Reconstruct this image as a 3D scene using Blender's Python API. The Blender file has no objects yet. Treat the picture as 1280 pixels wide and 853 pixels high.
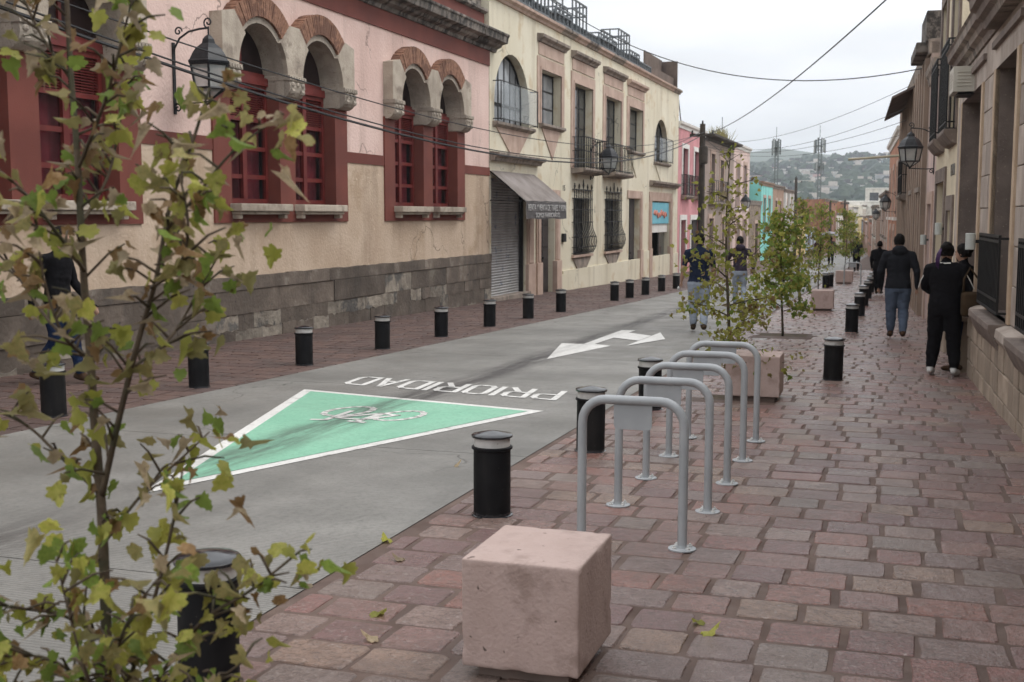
import bpy, bmesh, math, random
from math import sin, cos, pi, radians, sqrt, atan2
from mathutils import Vector, Matrix, noise as mnoise
scene = bpy.context.scene
col = scene.collection
R = random.Random(7)

# ------------------------------------------------------------------ camera, sky, sun, exposure
SLOPE = 0.0178                      # the street falls away gently from the camera
cam = bpy.data.cameras.new('camera'); camo = bpy.data.objects.new('camera', cam); col.objects.link(camo)
camo.location = (0, 0, 1.68)
camo.rotation_euler = (radians(90 - 6.034), 0, radians(17.764))
cam.sensor_width = 36; cam.lens = 1490 / 1280 * 36
cam.clip_start = 0.05; cam.clip_end = 20000
cam.dof.use_dof = True; cam.dof.focus_distance = 8.5; cam.dof.aperture_fstop = 5.6
scene.camera = camo

SUN_EL, SUN_AZ = radians(56), radians(72)   # veiled sun, high over the right-hand roofs
w = bpy.data.worlds.new('World'); scene.world = w; w.use_nodes = True
nt = w.node_tree; nt.nodes.clear()
def N(nt, t, **k):
    n = nt.nodes.new(t)
    for a, b in k.items():
        if a.startswith('i_'): n.inputs[int(a[2:])].default_value = b
        else: setattr(n, a, b)
    return n
out = N(nt, 'ShaderNodeOutputWorld'); bg = N(nt, 'ShaderNodeBackground'); bg.inputs[1].default_value = 0.1
sky = N(nt, 'ShaderNodeTexSky', sky_type='NISHITA', sun_disc=False, sun_elevation=SUN_EL, sun_rotation=SUN_AZ)
sky.dust_density = 3.0
tc = N(nt, 'ShaderNodeTexCoord'); sep = N(nt, 'ShaderNodeSeparateXYZ'); nt.links.new(tc.outputs['Generated'], sep.inputs[0])
# overcast cloud sheet: the standard overcast sky, brighter towards the zenith, with soft cloud texture
up = N(nt, 'ShaderNodeMath', operation='MAXIMUM', i_1=0.0); nt.links.new(sep.outputs[2], up.inputs[0])
den = N(nt, 'ShaderNodeMath', operation='ADD', i_1=0.12); nt.links.new(up.outputs[0], den.inputs[0])
dx = N(nt, 'ShaderNodeMath', operation='DIVIDE'); nt.links.new(sep.outputs[0], dx.inputs[0]); nt.links.new(den.outputs[0], dx.inputs[1])
dy = N(nt, 'ShaderNodeMath', operation='DIVIDE'); nt.links.new(sep.outputs[1], dy.inputs[0]); nt.links.new(den.outputs[0], dy.inputs[1])
cmb = N(nt, 'ShaderNodeCombineXYZ'); nt.links.new(dx.outputs[0], cmb.inputs[0]); nt.links.new(dy.outputs[0], cmb.inputs[1])
cl = N(nt, 'ShaderNodeTexNoise'); cl.inputs['Scale'].default_value = 0.55; cl.inputs['Detail'].default_value = 5; cl.inputs['Roughness'].default_value = 0.5
nt.links.new(cmb.outputs[0], cl.inputs['Vector'])
clr = N(nt, 'ShaderNodeMapRange'); clr.inputs[1].default_value = 0.3; clr.inputs[2].default_value = 0.7; clr.inputs[3].default_value = 0.70; clr.inputs[4].default_value = 1.12
nt.links.new(cl.outputs[0], clr.inputs[0])
grad = N(nt, 'ShaderNodeMath', operation='MULTIPLY_ADD', i_1=12.5, i_2=11.3); nt.links.new(up.outputs[0], grad.inputs[0])
mul = N(nt, 'ShaderNodeMath', operation='MULTIPLY'); nt.links.new(grad.outputs[0], mul.inputs[0]); nt.links.new(clr.outputs[0], mul.inputs[1])
ov = N(nt, 'ShaderNodeVectorMath', operation='SCALE'); ov.inputs[0].default_value = (0.985, 1.0, 1.03); nt.links.new(mul.outputs[0], ov.inputs['Scale'])
mx = N(nt, 'ShaderNodeMix', data_type='RGBA'); mx.inputs[0].default_value = 0.93
nt.links.new(sky.outputs[0], mx.inputs[6]); nt.links.new(ov.outputs[0], mx.inputs[7])
nt.links.new(mx.outputs[2], bg.inputs[0]); nt.links.new(bg.outputs[0], out.inputs[0])

sl = bpy.data.lights.new('sun', 'SUN'); sl.energy = 1.5; sl.angle = radians(30); sl.color = (1, 0.97, 0.93)
so = bpy.data.objects.new('sun', sl); col.objects.link(so)
so.rotation_euler = (pi / 2 - SUN_EL, 0, pi - SUN_AZ)
scene.view_settings.view_transform = 'Standard'; scene.view_settings.look = 'None'
scene.view_settings.gamma = 1; scene.view_settings.exposure = 0.0
scene.view_settings.use_curve_mapping = False
scene.render.engine = 'CYCLES'
scene.cycles.use_denoising = True
scene.cycles.max_bounces = 6; scene.cycles.diffuse_bounces = 3; scene.cycles.glossy_bounces = 2
scene.cycles.transparent_max_bounces = 12; scene.cycles.volume_bounces = 0

# ------------------------------------------------------------------ helpers
def gz(y): return -SLOPE * y

class MB:
    """collects geometry for ONE mesh object"""
    def __init__(s): s.v = []; s.f = []; s.m = []; s.mi = 0
    def add(s, vs, fs):
        o = len(s.v); s.v += [tuple(p) for p in vs]; s.f += [tuple(i + o for i in f) for f in fs]; s.m += [s.mi] * len(fs)
        return s
    def faces(s, fs):
        s.f += [tuple(f) for f in fs]; s.m += [s.mi]*len(fs); return s
    def box(s, x0, x1, y0, y1, z0, z1):
        if x0 > x1: x0, x1 = x1, x0
        if y0 > y1: y0, y1 = y1, y0
        if z0 > z1: z0, z1 = z1, z0
        v = [(x0,y0,z0),(x1,y0,z0),(x1,y1,z0),(x0,y1,z0),(x0,y0,z1),(x1,y0,z1),(x1,y1,z1),(x0,y1,z1)]
        return s.add(v, [(3,2,1,0),(4,5,6,7),(0,1,5,4),(1,2,6,5),(2,3,7,6),(3,0,4,7)])
    def prism(s, poly, y0, y1):
        """polygon in x,z (any order) extruded from y0 to y1"""
        n = len(poly)
        a = sum(poly[i][0]*poly[(i+1)%n][1]-poly[(i+1)%n][0]*poly[i][1] for i in range(n))
        if a < 0: poly = poly[::-1]
        v = [(x,y0,z) for x,z in poly] + [(x,y1,z) for x,z in poly]
        return s.add(v, [tuple(range(n)), tuple(range(2*n-1,n-1,-1))] + [((i+1)%n,i,i+n,(i+1)%n+n) for i in range(n)])
    def run(s, prof, x0, x1):
        """profile in y,z extruded along x"""
        n = len(prof)
        a = sum(prof[i][0]*prof[(i+1)%n][1]-prof[(i+1)%n][0]*prof[i][1] for i in range(n))
        if a < 0: prof = prof[::-1]
        v = [(x0,y,z) for y,z in prof] + [(x1,y,z) for y,z in prof]
        return s.add(v, [tuple(range(n-1,-1,-1)), tuple(range(n,2*n))] + [(i,(i+1)%n,(i+1)%n+n,i+n) for i in range(n)])
    def tube(s, path, r, n=8, cap=True):
        P = [Vector(p) for p in path]; k = len(P)
        rr = r if isinstance(r, (list, tuple)) else [r]*k
        t0 = (P[1]-P[0]).normalized(); u = t0.orthogonal().normalized()
        vs = []
        for i in range(k):
            t = ((P[min(i+1,k-1)]-P[i]).normalized() + (P[i]-P[max(i-1,0)]).normalized())
            t = t.normalized() if t.length > 1e-6 else t0
            u = (u - t*u.dot(t)); u = u.normalized() if u.length > 1e-6 else t.orthogonal().normalized()
            b = t.cross(u)
            vs += [tuple(P[i] + (u*cos(2*pi*j/n) + b*sin(2*pi*j/n))*rr[i]) for j in range(n)]
        fs = [(i*n+j, i*n+(j+1)%n, (i+1)*n+(j+1)%n, (i+1)*n+j) for i in range(k-1) for j in range(n)]
        if cap: fs += [tuple(range(n-1,-1,-1)), tuple(range((k-1)*n, k*n))]
        return s.add(vs, fs)
    def lathe(s, prof, n=24, c=(0,0,0), rot=0):
        k = len(prof); vs = []
        for r, z in prof: vs += [(c[0]+r*cos(rot+2*pi*j/n), c[1]+r*sin(rot+2*pi*j/n), c[2]+z) for j in range(n)]
        fs = [(i*n+j, i*n+(j+1)%n, (i+1)*n+(j+1)%n, (i+1)*n+j) for i in range(k-1) for j in range(n)]
        fs += [tuple(range(n-1,-1,-1)), tuple(range((k-1)*n, k*n))]
        return s.add(vs, fs)
    def ball(s, c, r, n=8, m=6):
        rx, ry, rz = r if isinstance(r, (tuple, list)) else (r, r, r)
        vs = [(c[0], c[1], c[2]-rz)]
        for i in range(1, m):
            a = -pi/2 + pi*i/m
            vs += [(c[0]+rx*cos(a)*cos(2*pi*j/n), c[1]+ry*cos(a)*sin(2*pi*j/n), c[2]+rz*sin(a)) for j in range(n)]
        vs.append((c[0], c[1], c[2]+rz)); T = len(vs)-1
        fs = [(0, 1+(j+1)%n, 1+j) for j in range(n)]
        for i in range(m-2): fs += [(1+i*n+j, 1+i*n+(j+1)%n, 1+(i+1)*n+(j+1)%n, 1+(i+1)*n+j) for j in range(n)]
        fs += [(T, 1+(m-2)*n+j, 1+(m-2)*n+(j+1)%n) for j in range(n)]
        return s.add(vs, fs)
    def wall(s, u0, u1, z0, z1, ops=(), y=0.0, depth=0.2, reveal=True, seg=14):
        """front sheet with rectangular or arched openings (a,b,c,d,arch) and their reveals"""
        ops = [o if len(o) == 5 else (*o, 0) for o in ops]
        us = sorted({u0, u1, *[min(max(o[i],u0),u1) for o in ops for i in (0,1)]}); zs = sorted({z0, z1, *[min(max(o[i],z0),z1) for o in ops for i in (2,3)]})
        for a, b in zip(us, us[1:]):
            for c, d in zip(zs, zs[1:]):
                mu, mz = (a+b)/2, (c+d)/2
                if any(o[0] < mu < o[1] and o[2] < mz < o[3] for o in ops): continue
                s.add([(a,y,c),(b,y,c),(b,y,d),(a,y,d)], [(0,1,2,3)])
        Y = y + depth
        for a, b, c, d, ar in ops:
            if ar:
                r = (b-a)/2; m = (a+b)/2; sp = d - ar
                arc = [(m + r*cos(pi - pi*i/seg), sp + ar*sin(pi*i/seg)) for i in range(seg+1)]
                for i in range(seg):
                    p, q = arc[i], arc[i+1]
                    if d <= z1 + 1e-6: s.add([(p[0],y,p[1]),(q[0],y,q[1]),(q[0],y,d),(p[0],y,d)], [(0,1,2,3)])
                    if reveal: s.add([(p[0],y,p[1]),(q[0],y,q[1]),(q[0],Y,q[1]),(p[0],Y,p[1])], [(0,3,2,1)])
            else:
                sp = d
                if reveal and d <= z1: s.add([(a,y,d),(b,y,d),(b,Y,d),(a,Y,d)], [(0,3,2,1)])
            if reveal:
                sp = min(sp, z1); c = max(c, z0)
                s.add([(a,y,c),(a,y,sp),(a,Y,sp),(a,Y,c)], [(0,1,2,3)])
                s.add([(b,y,c),(b,y,sp),(b,Y,sp),(b,Y,c)], [(0,3,2,1)])
                s.add([(a,y,c),(b,y,c),(b,Y,c),(a,Y,c)], [(0,1,2,3)])
        return s
    def build(s, name, mats, parent=None, smooth=False, bevel=0, off=(0,0,0), loc=None):
        me = bpy.data.meshes.new(name)
        v = [(p[0]-off[0], p[1]-off[1], p[2]-off[2]) for p in s.v] if any(off) else s.v
        me.from_pydata(v, [], s.f)
        for m in (mats if isinstance(mats, (list, tuple)) else [mats]): me.materials.append(m)
        if any(s.m): me.polygons.foreach_set('material_index', s.m)
        if bevel:
            bm = bmesh.new(); bm.from_mesh(me); bmesh.ops.remove_doubles(bm, verts=bm.verts, dist=1e-5)
            ed = [e for e in bm.edges if len(e.link_faces) == 2 and e.calc_face_angle(0) > 0.6]
            bmesh.ops.bevel(bm, geom=ed, offset=bevel, segments=2, affect='EDGES', profile=0.6, clamp_overlap=True)
            bm.to_mesh(me); bm.free()
        if smooth: me.polygons.foreach_set('use_smooth', [True]*len(me.polygons))
        me.update()
        o = bpy.data.objects.new(name, me); col.objects.link(o); o.parent = parent
        if smooth == 'auto':
            try:
                bpy.context.view_layer.objects.active = o; me.set_sharp_from_angle(angle=radians(35))
            except Exception: pass
        if loc: o.location = loc
        return o

def tag(o, label=None, cat=None, group=None, kind=None):
    if label: o['label'] = label
    if cat: o['category'] = cat
    if group: o['group'] = group
    if kind: o['kind'] = kind
    return o
def empty(name, loc, rz=0, label=None, cat=None, group=None):
    o = bpy.data.objects.new(name, None); col.objects.link(o); o.location = loc; o.rotation_euler = (0, 0, rz)
    o.empty_display_size = 0.2
    return tag(o, label, cat, group)
def copy_tree(o, parent=None):
    c = o.copy(); col.objects.link(c); c.parent = parent
    for ch in list(o.children): copy_tree(ch, c)
    return c
def struct(o): o['kind'] = 'structure'; return o
def stuff(o): o['kind'] = 'stuff'; return o

# ------------------------------------------------------------------ materials
def M(name, c, c2=None, sc=2.0, det=5, lo=0.35, hi=0.65, rough=0.8, rough2=None, bump=0.0, bsc=60, bdet=3, spec=0.4, metal=0,
      streak=None, ssc=1.6, samt=0.5, speck=None, spsc=60, splo=0.62, vary=0.0, alpha=1, crack=0, patch=None, psc=0.7, plo=0.5, phi=0.56):
    m = bpy.data.materials.new(name); m.use_nodes = True; nt = m.node_tree
    b = nt.nodes['Principled BSDF']; L = nt.links.new
    b.inputs['Roughness'].default_value = rough; b.inputs['Specular IOR Level'].default_value = spec; b.inputs['Metallic'].default_value = metal
    if alpha < 1: b.inputs['Alpha'].default_value = alpha
    tc = N(nt, 'ShaderNodeTexCoord'); oi = N(nt, 'ShaderNodeObjectInfo')
    sc3 = N(nt, 'ShaderNodeVectorMath', operation='SCALE'); sc3.inputs[0].default_value = (13.1, 7.7, 5.3); L(oi.outputs['Random'], sc3.inputs['Scale'])
    vec = N(nt, 'ShaderNodeVectorMath', operation='ADD'); L(tc.outputs['Object'], vec.inputs[0]); L(sc3.outputs[0], vec.inputs[1])
    def noise(scale, detail=4, v=None, rg=0.55):
        n = N(nt, 'ShaderNodeTexNoise'); n.inputs['Scale'].default_value = scale; n.inputs['Detail'].default_value = detail; n.inputs['Roughness'].default_value = rg
        L((v or vec).outputs[0], n.inputs['Vector']); return n
    def rng(src, a, b_, c_=0.0, d=1.0):
        r = N(nt, 'ShaderNodeMapRange'); r.interpolation_type = 'SMOOTHSTEP'
        for i, x in enumerate((a, b_, c_, d)): r.inputs[i+1].default_value = x
        L(src, r.inputs[0]); return r.outputs[0]
    def mix(f, a, b_):
        x = N(nt, 'ShaderNodeMix', data_type='RGBA'); L(f, x.inputs[0])
        for i, q in ((6, a), (7, b_)):
            if isinstance(q, tuple): x.inputs[i].default_value = (*q, 1)
            else: L(q, x.inputs[i])
        return x.outputs[2]
    colr = c
    if c2 is not None: colr = mix(rng(noise(sc, det).outputs[0], lo, hi), c, c2)
    if patch is not None: colr = mix(rng(noise(psc, 6, rg=0.65).outputs[0], plo, phi), colr, patch)
    if crack:
        dn = N(nt, 'ShaderNodeTexNoise'); dn.inputs['Scale'].default_value = 1.7; dn.inputs['Detail'].default_value = 5; L(vec.outputs[0], dn.inputs['Vector'])
        dv = N(nt, 'ShaderNodeVectorMath', operation='MULTIPLY_ADD'); L(dn.outputs['Color'], dv.inputs[0]); dv.inputs[1].default_value = (0.9, 0.9, 0.9); L(vec.outputs[0], dv.inputs[2])
        vo = N(nt, 'ShaderNodeTexVoronoi', feature='DISTANCE_TO_EDGE'); vo.inputs['Scale'].default_value = crack; L(dv.outputs[0], vo.inputs['Vector'])
        ck = N(nt, 'ShaderNodeMath', operation='MULTIPLY'); L(rng(vo.outputs['Distance'], 0.003, 0.007, 1, 0), ck.inputs[0]); L(rng(noise(0.5, 2).outputs[0], 0.5, 0.6, 0, 0.75), ck.inputs[1])
        colr = mix(ck.outputs[0], colr, tuple(q*0.35 for q in c))
    if streak is not None:
        mp = N(nt, 'ShaderNodeMapping'); mp.inputs['Scale'].default_value = (1, 1, 0.12); L(vec.outputs[0], mp.inputs[0])
        f = rng(noise(ssc, 5, mp, 0.6).outputs[0], 0.48, 0.75, 0, samt); colr = mix(f, colr, streak)
    if speck is not None: colr = mix(rng(noise(spsc, 2).outputs[0], splo, splo+0.06), colr, speck)
    if vary:
        hv = N(nt, 'ShaderNodeHueSaturation'); v_ = N(nt, 'ShaderNodeMapRange'); v_.inputs[3].default_value = 1-vary; v_.inputs[4].default_value = 1+vary
        L(oi.outputs['Random'], v_.inputs[0]); L(v_.outputs[0], hv.inputs['Value'])
        if isinstance(colr, tuple): hv.inputs['Color'].default_value = (*colr, 1)
        else: L(colr, hv.inputs['Color'])
        colr = hv.outputs[0]
    if isinstance(colr, tuple): b.inputs['Base Color'].default_value = (*colr, 1)
    else: L(colr, b.inputs['Base Color'])
    if rough2 is not None: L(rng(noise(sc*1.7, 4).outputs[0], 0.4, 0.6, rough, rough2), b.inputs['Roughness'])
    if bump:
        bp = N(nt, 'ShaderNodeBump'); bp.inputs['Strength'].default_value = 1; bp.inputs['Distance'].default_value = bump
        L(noise(bsc, bdet).outputs[0], bp.inputs['Height']); L(bp.outputs[0], b.inputs['Normal'])
    return m
# ------------------------------------------------------------------ ground, road, pavements
def pos_mat(name, base, base2, rough, streakdark=0.0, tine=False, wear=None, noise_sc=0.6, leaky=False, coarse=30):
    """ground paint/concrete in world position, with the dark tyre track that crosses the lane"""
    m = bpy.data.materials.new(name); m.use_nodes = True; nt = m.node_tree; L = nt.links.new
    b = nt.nodes['Principled BSDF']; b.inputs['Roughness'].default_value = rough; b.inputs['Specular IOR Level'].default_value = 0.4
    g = N(nt, 'ShaderNodeNewGeometry'); sp = N(nt, 'ShaderNodeSeparateXYZ'); L(g.outputs['Position'], sp.inputs[0])
    def noise(s, d=4, vec=None, rg=0.55):
        n = N(nt, 'ShaderNodeTexNoise'); n.inputs['Scale'].default_value = s; n.inputs['Detail'].default_value = d; n.inputs['Roughness'].default_value = rg
        L(vec if vec else g.outputs['Position'], n.inputs['Vector']); return n.outputs[0]
    def rng(src, a, b_, c=0., d=1.):
        r = N(nt, 'ShaderNodeMapRange'); r.interpolation_type = 'SMOOTHSTEP'
        for i, x in enumerate((a, b_, c, d)): r.inputs[i+1].default_value = x
        L(src, r.inputs[0]); return r.outputs[0]
    def mth(op, a, b_):
        n = N(nt, 'ShaderNodeMath', operation=op)
        for i, q in enumerate((a, b_)):
            if isinstance(q, (int, float)): n.inputs[i].default_value = q
            else: L(q, n.inputs[i])
        return n.outputs[0]
    def mix(f, a, b_):
        x = N(nt, 'ShaderNodeMix', data_type='RGBA'); L(f, x.inputs[0])
        for i, q in ((6, a), (7, b_)):
            if isinstance(q, tuple): x.inputs[i].default_value = (*q, 1)
            else: L(q, x.inputs[i])
        return x.outputs[2]
    c = mix(rng(noise(noise_sc, 6), 0.32, 0.68), base, base2)
    c = mix(rng(noise(coarse, 5, None, 0.75), 0.42, 0.72, 0, 0.6), c, tuple(q*0.62 for q in base))
    if streakdark:
        wob = mth('MULTIPLY', mth('SUBTRACT', noise(0.35, 2), 0.5), 0.5)
        d = mth('ABSOLUTE', mth('ADD', mth('ADD', sp.outputs[0], 4.66), wob), 0)
        mp = N(nt, 'ShaderNodeMapping'); mp.inputs['Scale'].default_value = (9, 0.8, 1); L(g.outputs['Position'], mp.inputs[0])
        band = mth('MULTIPLY', rng(d, 0.05, 0.36, 1, 0), rng(noise(1.0, 5, mp.outputs[0], 0.7), 0.3, 0.62))
        band = mth('MULTIPLY', band, rng(noise(0.22, 2), 0.30, 0.48))
        c = mix(mth('MULTIPLY', band, streakdark), c, (0.035, 0.03, 0.028))
        mp2 = N(nt, 'ShaderNodeMapping'); mp2.inputs['Scale'].default_value = (2.2, 0.25, 1); L(g.outputs['Position'], mp2.inputs[0])
        c = mix(rng(noise(0.8, 5, mp2.outputs[0], 0.6), 0.5, 0.78, 0, 0.35), c, tuple(q*0.5 for q in base))
    if tine:
        dn = N(nt, 'ShaderNodeTexNoise'); dn.inputs['Scale'].default_value = 1.3; dn.inputs['Detail'].default_value = 6; L(g.outputs['Position'], dn.inputs['Vector'])
        dv = N(nt, 'ShaderNodeVectorMath', operation='MULTIPLY_ADD'); L(dn.outputs['Color'], dv.inputs[0]); dv.inputs[1].default_value = (1.1, 1.1, 0.3); L(g.outputs['Position'], dv.inputs[2])
        vo = N(nt, 'ShaderNodeTexVoronoi', feature='DISTANCE_TO_EDGE'); vo.inputs['Scale'].default_value = 0.28; L(dv.outputs[0], vo.inputs['Vector'])
        c = mix(mth('MULTIPLY', rng(vo.outputs['Distance'], 0.0012, 0.003, 0.8, 0), rng(noise(0.3, 2), 0.52, 0.6)), c, (0.05, 0.046, 0.042))
        c = mix(rng(noise(2.2, 3), 0.72, 0.78, 0, 0.6), c, (0.07, 0.066, 0.06))
    if wear: c = mix(rng(noise(9, 7, None, 0.75), 0.54, 0.66, 0, 0.6), c, wear)
    L(c, b.inputs['Base Color'])
    L(rng(noise(1.3, 4), 0.35, 0.65, rough-0.15, rough+0.1), b.inputs['Roughness'])
    bp = N(nt, 'ShaderNodeBump'); bp.inputs['Distance'].default_value = 0.004; bp.inputs['Strength'].default_value = 0.8
    h = noise(120, 2)
    if tine:
        ws = mth('SINE', mth('MULTIPLY', mth('ADD', sp.outputs[1], mth('MULTIPLY', noise(1.5, 2), 0.05)), 2*pi/0.028), 0)
        ws = mth('MULTIPLY', ws, rng(noise(2.5, 3), 0.3, 0.6, 0.15, 0.7))
        h = mth('ADD', h, ws)
        c2 = mix(rng(ws, -0.2, 0.7, 0.0, 0.42), c, tuple(q*0.45 for q in base)); L(c2, b.inputs['Base Color'])
    L(h, bp.inputs['Height']); L(bp.outputs[0], b.inputs['Normal'])
    return m

m_road = pos_mat('road_concrete', (0.155, 0.149, 0.135), (0.232, 0.223, 0.204), 0.6, 1.0, tine=True)
m_joint = M('joint_filler', (0.06, 0.055, 0.05), rough=0.9)
m_green = pos_mat('green_paint', (0.18, 0.40, 0.275), (0.22, 0.455, 0.32), 0.6, 0.75, wear=(0.16, 0.32, 0.23))
m_white = pos_mat('white_paint', (0.58, 0.57, 0.54), (0.66, 0.65, 0.62), 0.6, 0.3, wear=(0.24, 0.23, 0.21))
m_mortar = M('paving_mortar', (0.09, 0.061, 0.05), (0.135, 0.095, 0.078), sc=3, spec=0.2, rough=0.85, rough2=0.65, bump=0.003, bsc=90)
m_soil = M('bare_soil', (0.06, 0.045, 0.03), (0.11, 0.085, 0.055), sc=12, rough=0.95, bump=0.01, bsc=40)

def island_mat(name, ramp, rough, rough2, bump, patch=True, dark=1.0):
    m = bpy.data.materials.new(name); m.use_nodes = True; nt = m.node_tree; L = nt.links.new
    b = nt.nodes['Principled BSDF']; b.inputs['Specular IOR Level'].default_value = 0.5
    g = N(nt, 'ShaderNodeNewGeometry'); oi = N(nt, 'ShaderNodeObjectInfo')
    a = N(nt, 'ShaderNodeMath', operation='ADD'); L(g.outputs['Random Per Island'], a.inputs[0]); L(oi.outputs['Random'], a.inputs[1])
    fr = N(nt, 'ShaderNodeMath', operation='FRACT'); L(a.outputs[0], fr.inputs[0])
    cr = N(nt, 'ShaderNodeValToRGB'); cr.color_ramp.interpolation = 'CONSTANT'
    while len(cr.color_ramp.elements) < len(ramp): cr.color_ramp.elements.new(0.5)
    for i, c in enumerate(ramp):
        cr.color_ramp.elements[i].position = i/len(ramp); cr.color_ramp.elements[i].color = (*c, 1)
    L(fr.outputs[0], cr.inputs[0])
    def noise(s, d=4, rg=0.6):
        n = N(nt, 'ShaderNodeTexNoise'); n.inputs['Scale'].default_value = s; n.inputs['Detail'].default_value = d; n.inputs['Roughness'].default_value = rg
        L(g.outputs['Position'], n.inputs['Vector']); return n.outputs[0]
    def rng(src, a, b_, c=0., d=1.):
        r = N(nt, 'ShaderNodeMapRange'); r.interpolation_type = 'SMOOTHSTEP'
        for i, x in enumerate((a, b_, c, d)): r.inputs[i+1].default_value = x
        L(src, r.inputs[0]); return r.outputs[0]
    def mix(f, p, q):
        x = N(nt, 'ShaderNodeMix', data_type='RGBA'); L(f, x.inputs[0])
        for i, z in ((6, p), (7, q)):
            if isinstance(z, tuple): x.inputs[i].default_value = (*z, 1)
            else: L(z, x.inputs[i])
        return x.outputs[2]
    c = cr.outputs[0]
    c = mix(rng(noise(9, 5), 0.35, 0.7, 0, 0.55), c, (0.125*dark, 0.08*dark, 0.066*dark))
    c = mix(rng(noise(48, 5, 0.7), 0.45, 0.7, 0, 0.75), c, (0.075*dark, 0.054*dark, 0.046*dark))
    c = mix(rng(noise(34, 6, 0.75), 0.55, 0.68, 0, 0.6), c, (0.34*dark, 0.29*dark, 0.26*dark))
    if patch: c = mix(rng(noise(0.9, 5), 0.5, 0.68, 0, 0.45), c, (0.085*dark, 0.055*dark, 0.045*dark))
    L(c, b.inputs['Base Color'])
    L(rng(noise(1.1, 4), 0.38, 0.62, rough, rough2), b.inputs['Roughness'])
    bp = N(nt, 'ShaderNodeBump'); bp.inputs['Distance'].default_value = bump; bp.inputs['Strength'].default_value = 1
    ad = N(nt, 'ShaderNodeMath', operation='MULTIPLY_ADD'); L(noise(18, 3), ad.inputs[0]); ad.inputs[1].default_value = 2.0; L(noise(110, 3), ad.inputs[2])
    L(ad.outputs[0], bp.inputs['Height']); L(bp.outputs[0], b.inputs['Normal'])
    return m
PAV = [(0.225, 0.125, 0.105), (0.21, 0.118, 0.102), (0.172, 0.092, 0.084), (0.232, 0.16, 0.136), (0.195, 0.148, 0.128), (0.225, 0.106, 0.084), (0.185, 0.128, 0.116), (0.212, 0.102, 0.088), (0.24, 0.158, 0.118), (0.165, 0.093, 0.088)]
m_paver = island_mat('pink_paving_stone', PAV, 0.17, 0.36, 0.006)
m_paver_l = island_mat('red_paving_stone', [(0.105, 0.058, 0.047), (0.09, 0.05, 0.042), (0.12, 0.068, 0.054), (0.085, 0.052, 0.045)], 0.55, 0.8, 0.004, dark=0.55)

# terrain: one sheet to the horizon, with the far hill built into it
def terrain(x, y):
    z = gz(min(y, 420)) - 0.12
    if y > 420:
        t = min(1, (y-420)/900); s_ = t*t*(3-2*t)
        z += s_*(53 + 4*sin(x*0.006+1.0) + 3*sin(x*0.019+2.1) + 3*sin(y*0.006+x*0.005)) + 2.2*sin(x*0.03)*sin(y*0.021)*t
        if y > 1300: z -= (y-1300)*0.012
    return z
mb = MB()
ys = [-60, -20, 0, 20, 60, 120, 200, 300, 420] + [420+45*i for i in range(1, 34)] + [2400, 2550]
xs = [-4000, -2200, -1400, -1000, -800] + [-640+40*i for i in range(29)] + [700, 1000, 1500, 2500, 4000]
for y in ys: mb.v += [(x, y, terrain(x, y)) for x in xs]
nx = len(xs)
mb.faces([(i*nx+j, i*nx+j+1, (i+1)*nx+j+1, (i+1)*nx+j) for i in range(len(ys)-1) for j in range(nx-1)])
m_ground = M('dusty_ground', (0.10, 0.11, 0.05), (0.16, 0.15, 0.085), sc=0.02, rough=0.95, patch=(0.06, 0.085, 0.035), psc=0.008)
tag(mb.build('ground', m_ground, smooth=True), 'rolling ground under the town rising to the far hill', kind='structure')

def xroadL(y): return -7.03 + 0.033*(y-8) if y < 30 else -6.30 + 0.012*(y-30)
def xroadR(y): return -2.62 + (0.0 if y < 15 else 0.003*(y-15))
def xwallL(y): return -9.85 + 0.0117*(y-20)
def xwallR(y): return 1.12 - 0.033*(y-11.34)
def strip(fa, fb, ysl, dz, t=None):
    mb = MB(); k = len(ysl)
    mb.v = [p for y in ysl for p in ((fa(y), y, gz(y)+dz), (fb(y), y, gz(y)+dz))]
    mb.faces([(2*i, 2*i+1, 2*i+3, 2*i+2) for i in range(k-1)])
    return mb
YS = [-8+4*i for i in range(0, 20)] + [80, 100, 130, 170, 220, 280, 340]
road = struct(strip(lambda y: xroadL(y)-0.02, lambda y: xroadR(y)+0.02, YS, -0.02).build('road', m_joint)); tag(road, 'grey concrete roadway of wide slabs with cross joints')
yj = [-5.85+3.6*i for i in range(20)]
for a, b in zip(yj, yj[1:]):
    mb = MB(); n = 4
    for f0, f1 in ((xroadL, lambda y: xroadR(y)),):
        v = []
        for i in range(n+1):
            y = a+0.006+(b-a-0.012)*i/n
            v += [(f0(y), y, gz(y)), (f1(y), y, gz(y))]
        mb.add(v, [(2*i, 2*i+1, 2*i+3, 2*i+2) for i in range(n)])
        m = len(v); mb.add([(p[0], p[1], p[2]-0.02) for p in (v[0], v[1])] + [v[0], v[1]], [(0, 1, 3, 2)]); mb.add([(p[0], p[1], p[2]-0.02) for p in (v[-2], v[-1])] + [v[-2], v[-1]], [(1, 0, 2, 3)])
    mb.build('slab', m_road, road)
far_road = strip(xroadL, xroadR, [yj[-1]+0.006, 80, 100, 130, 170, 220, 280, 340], 0).build('slab', m_road, road)

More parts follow.
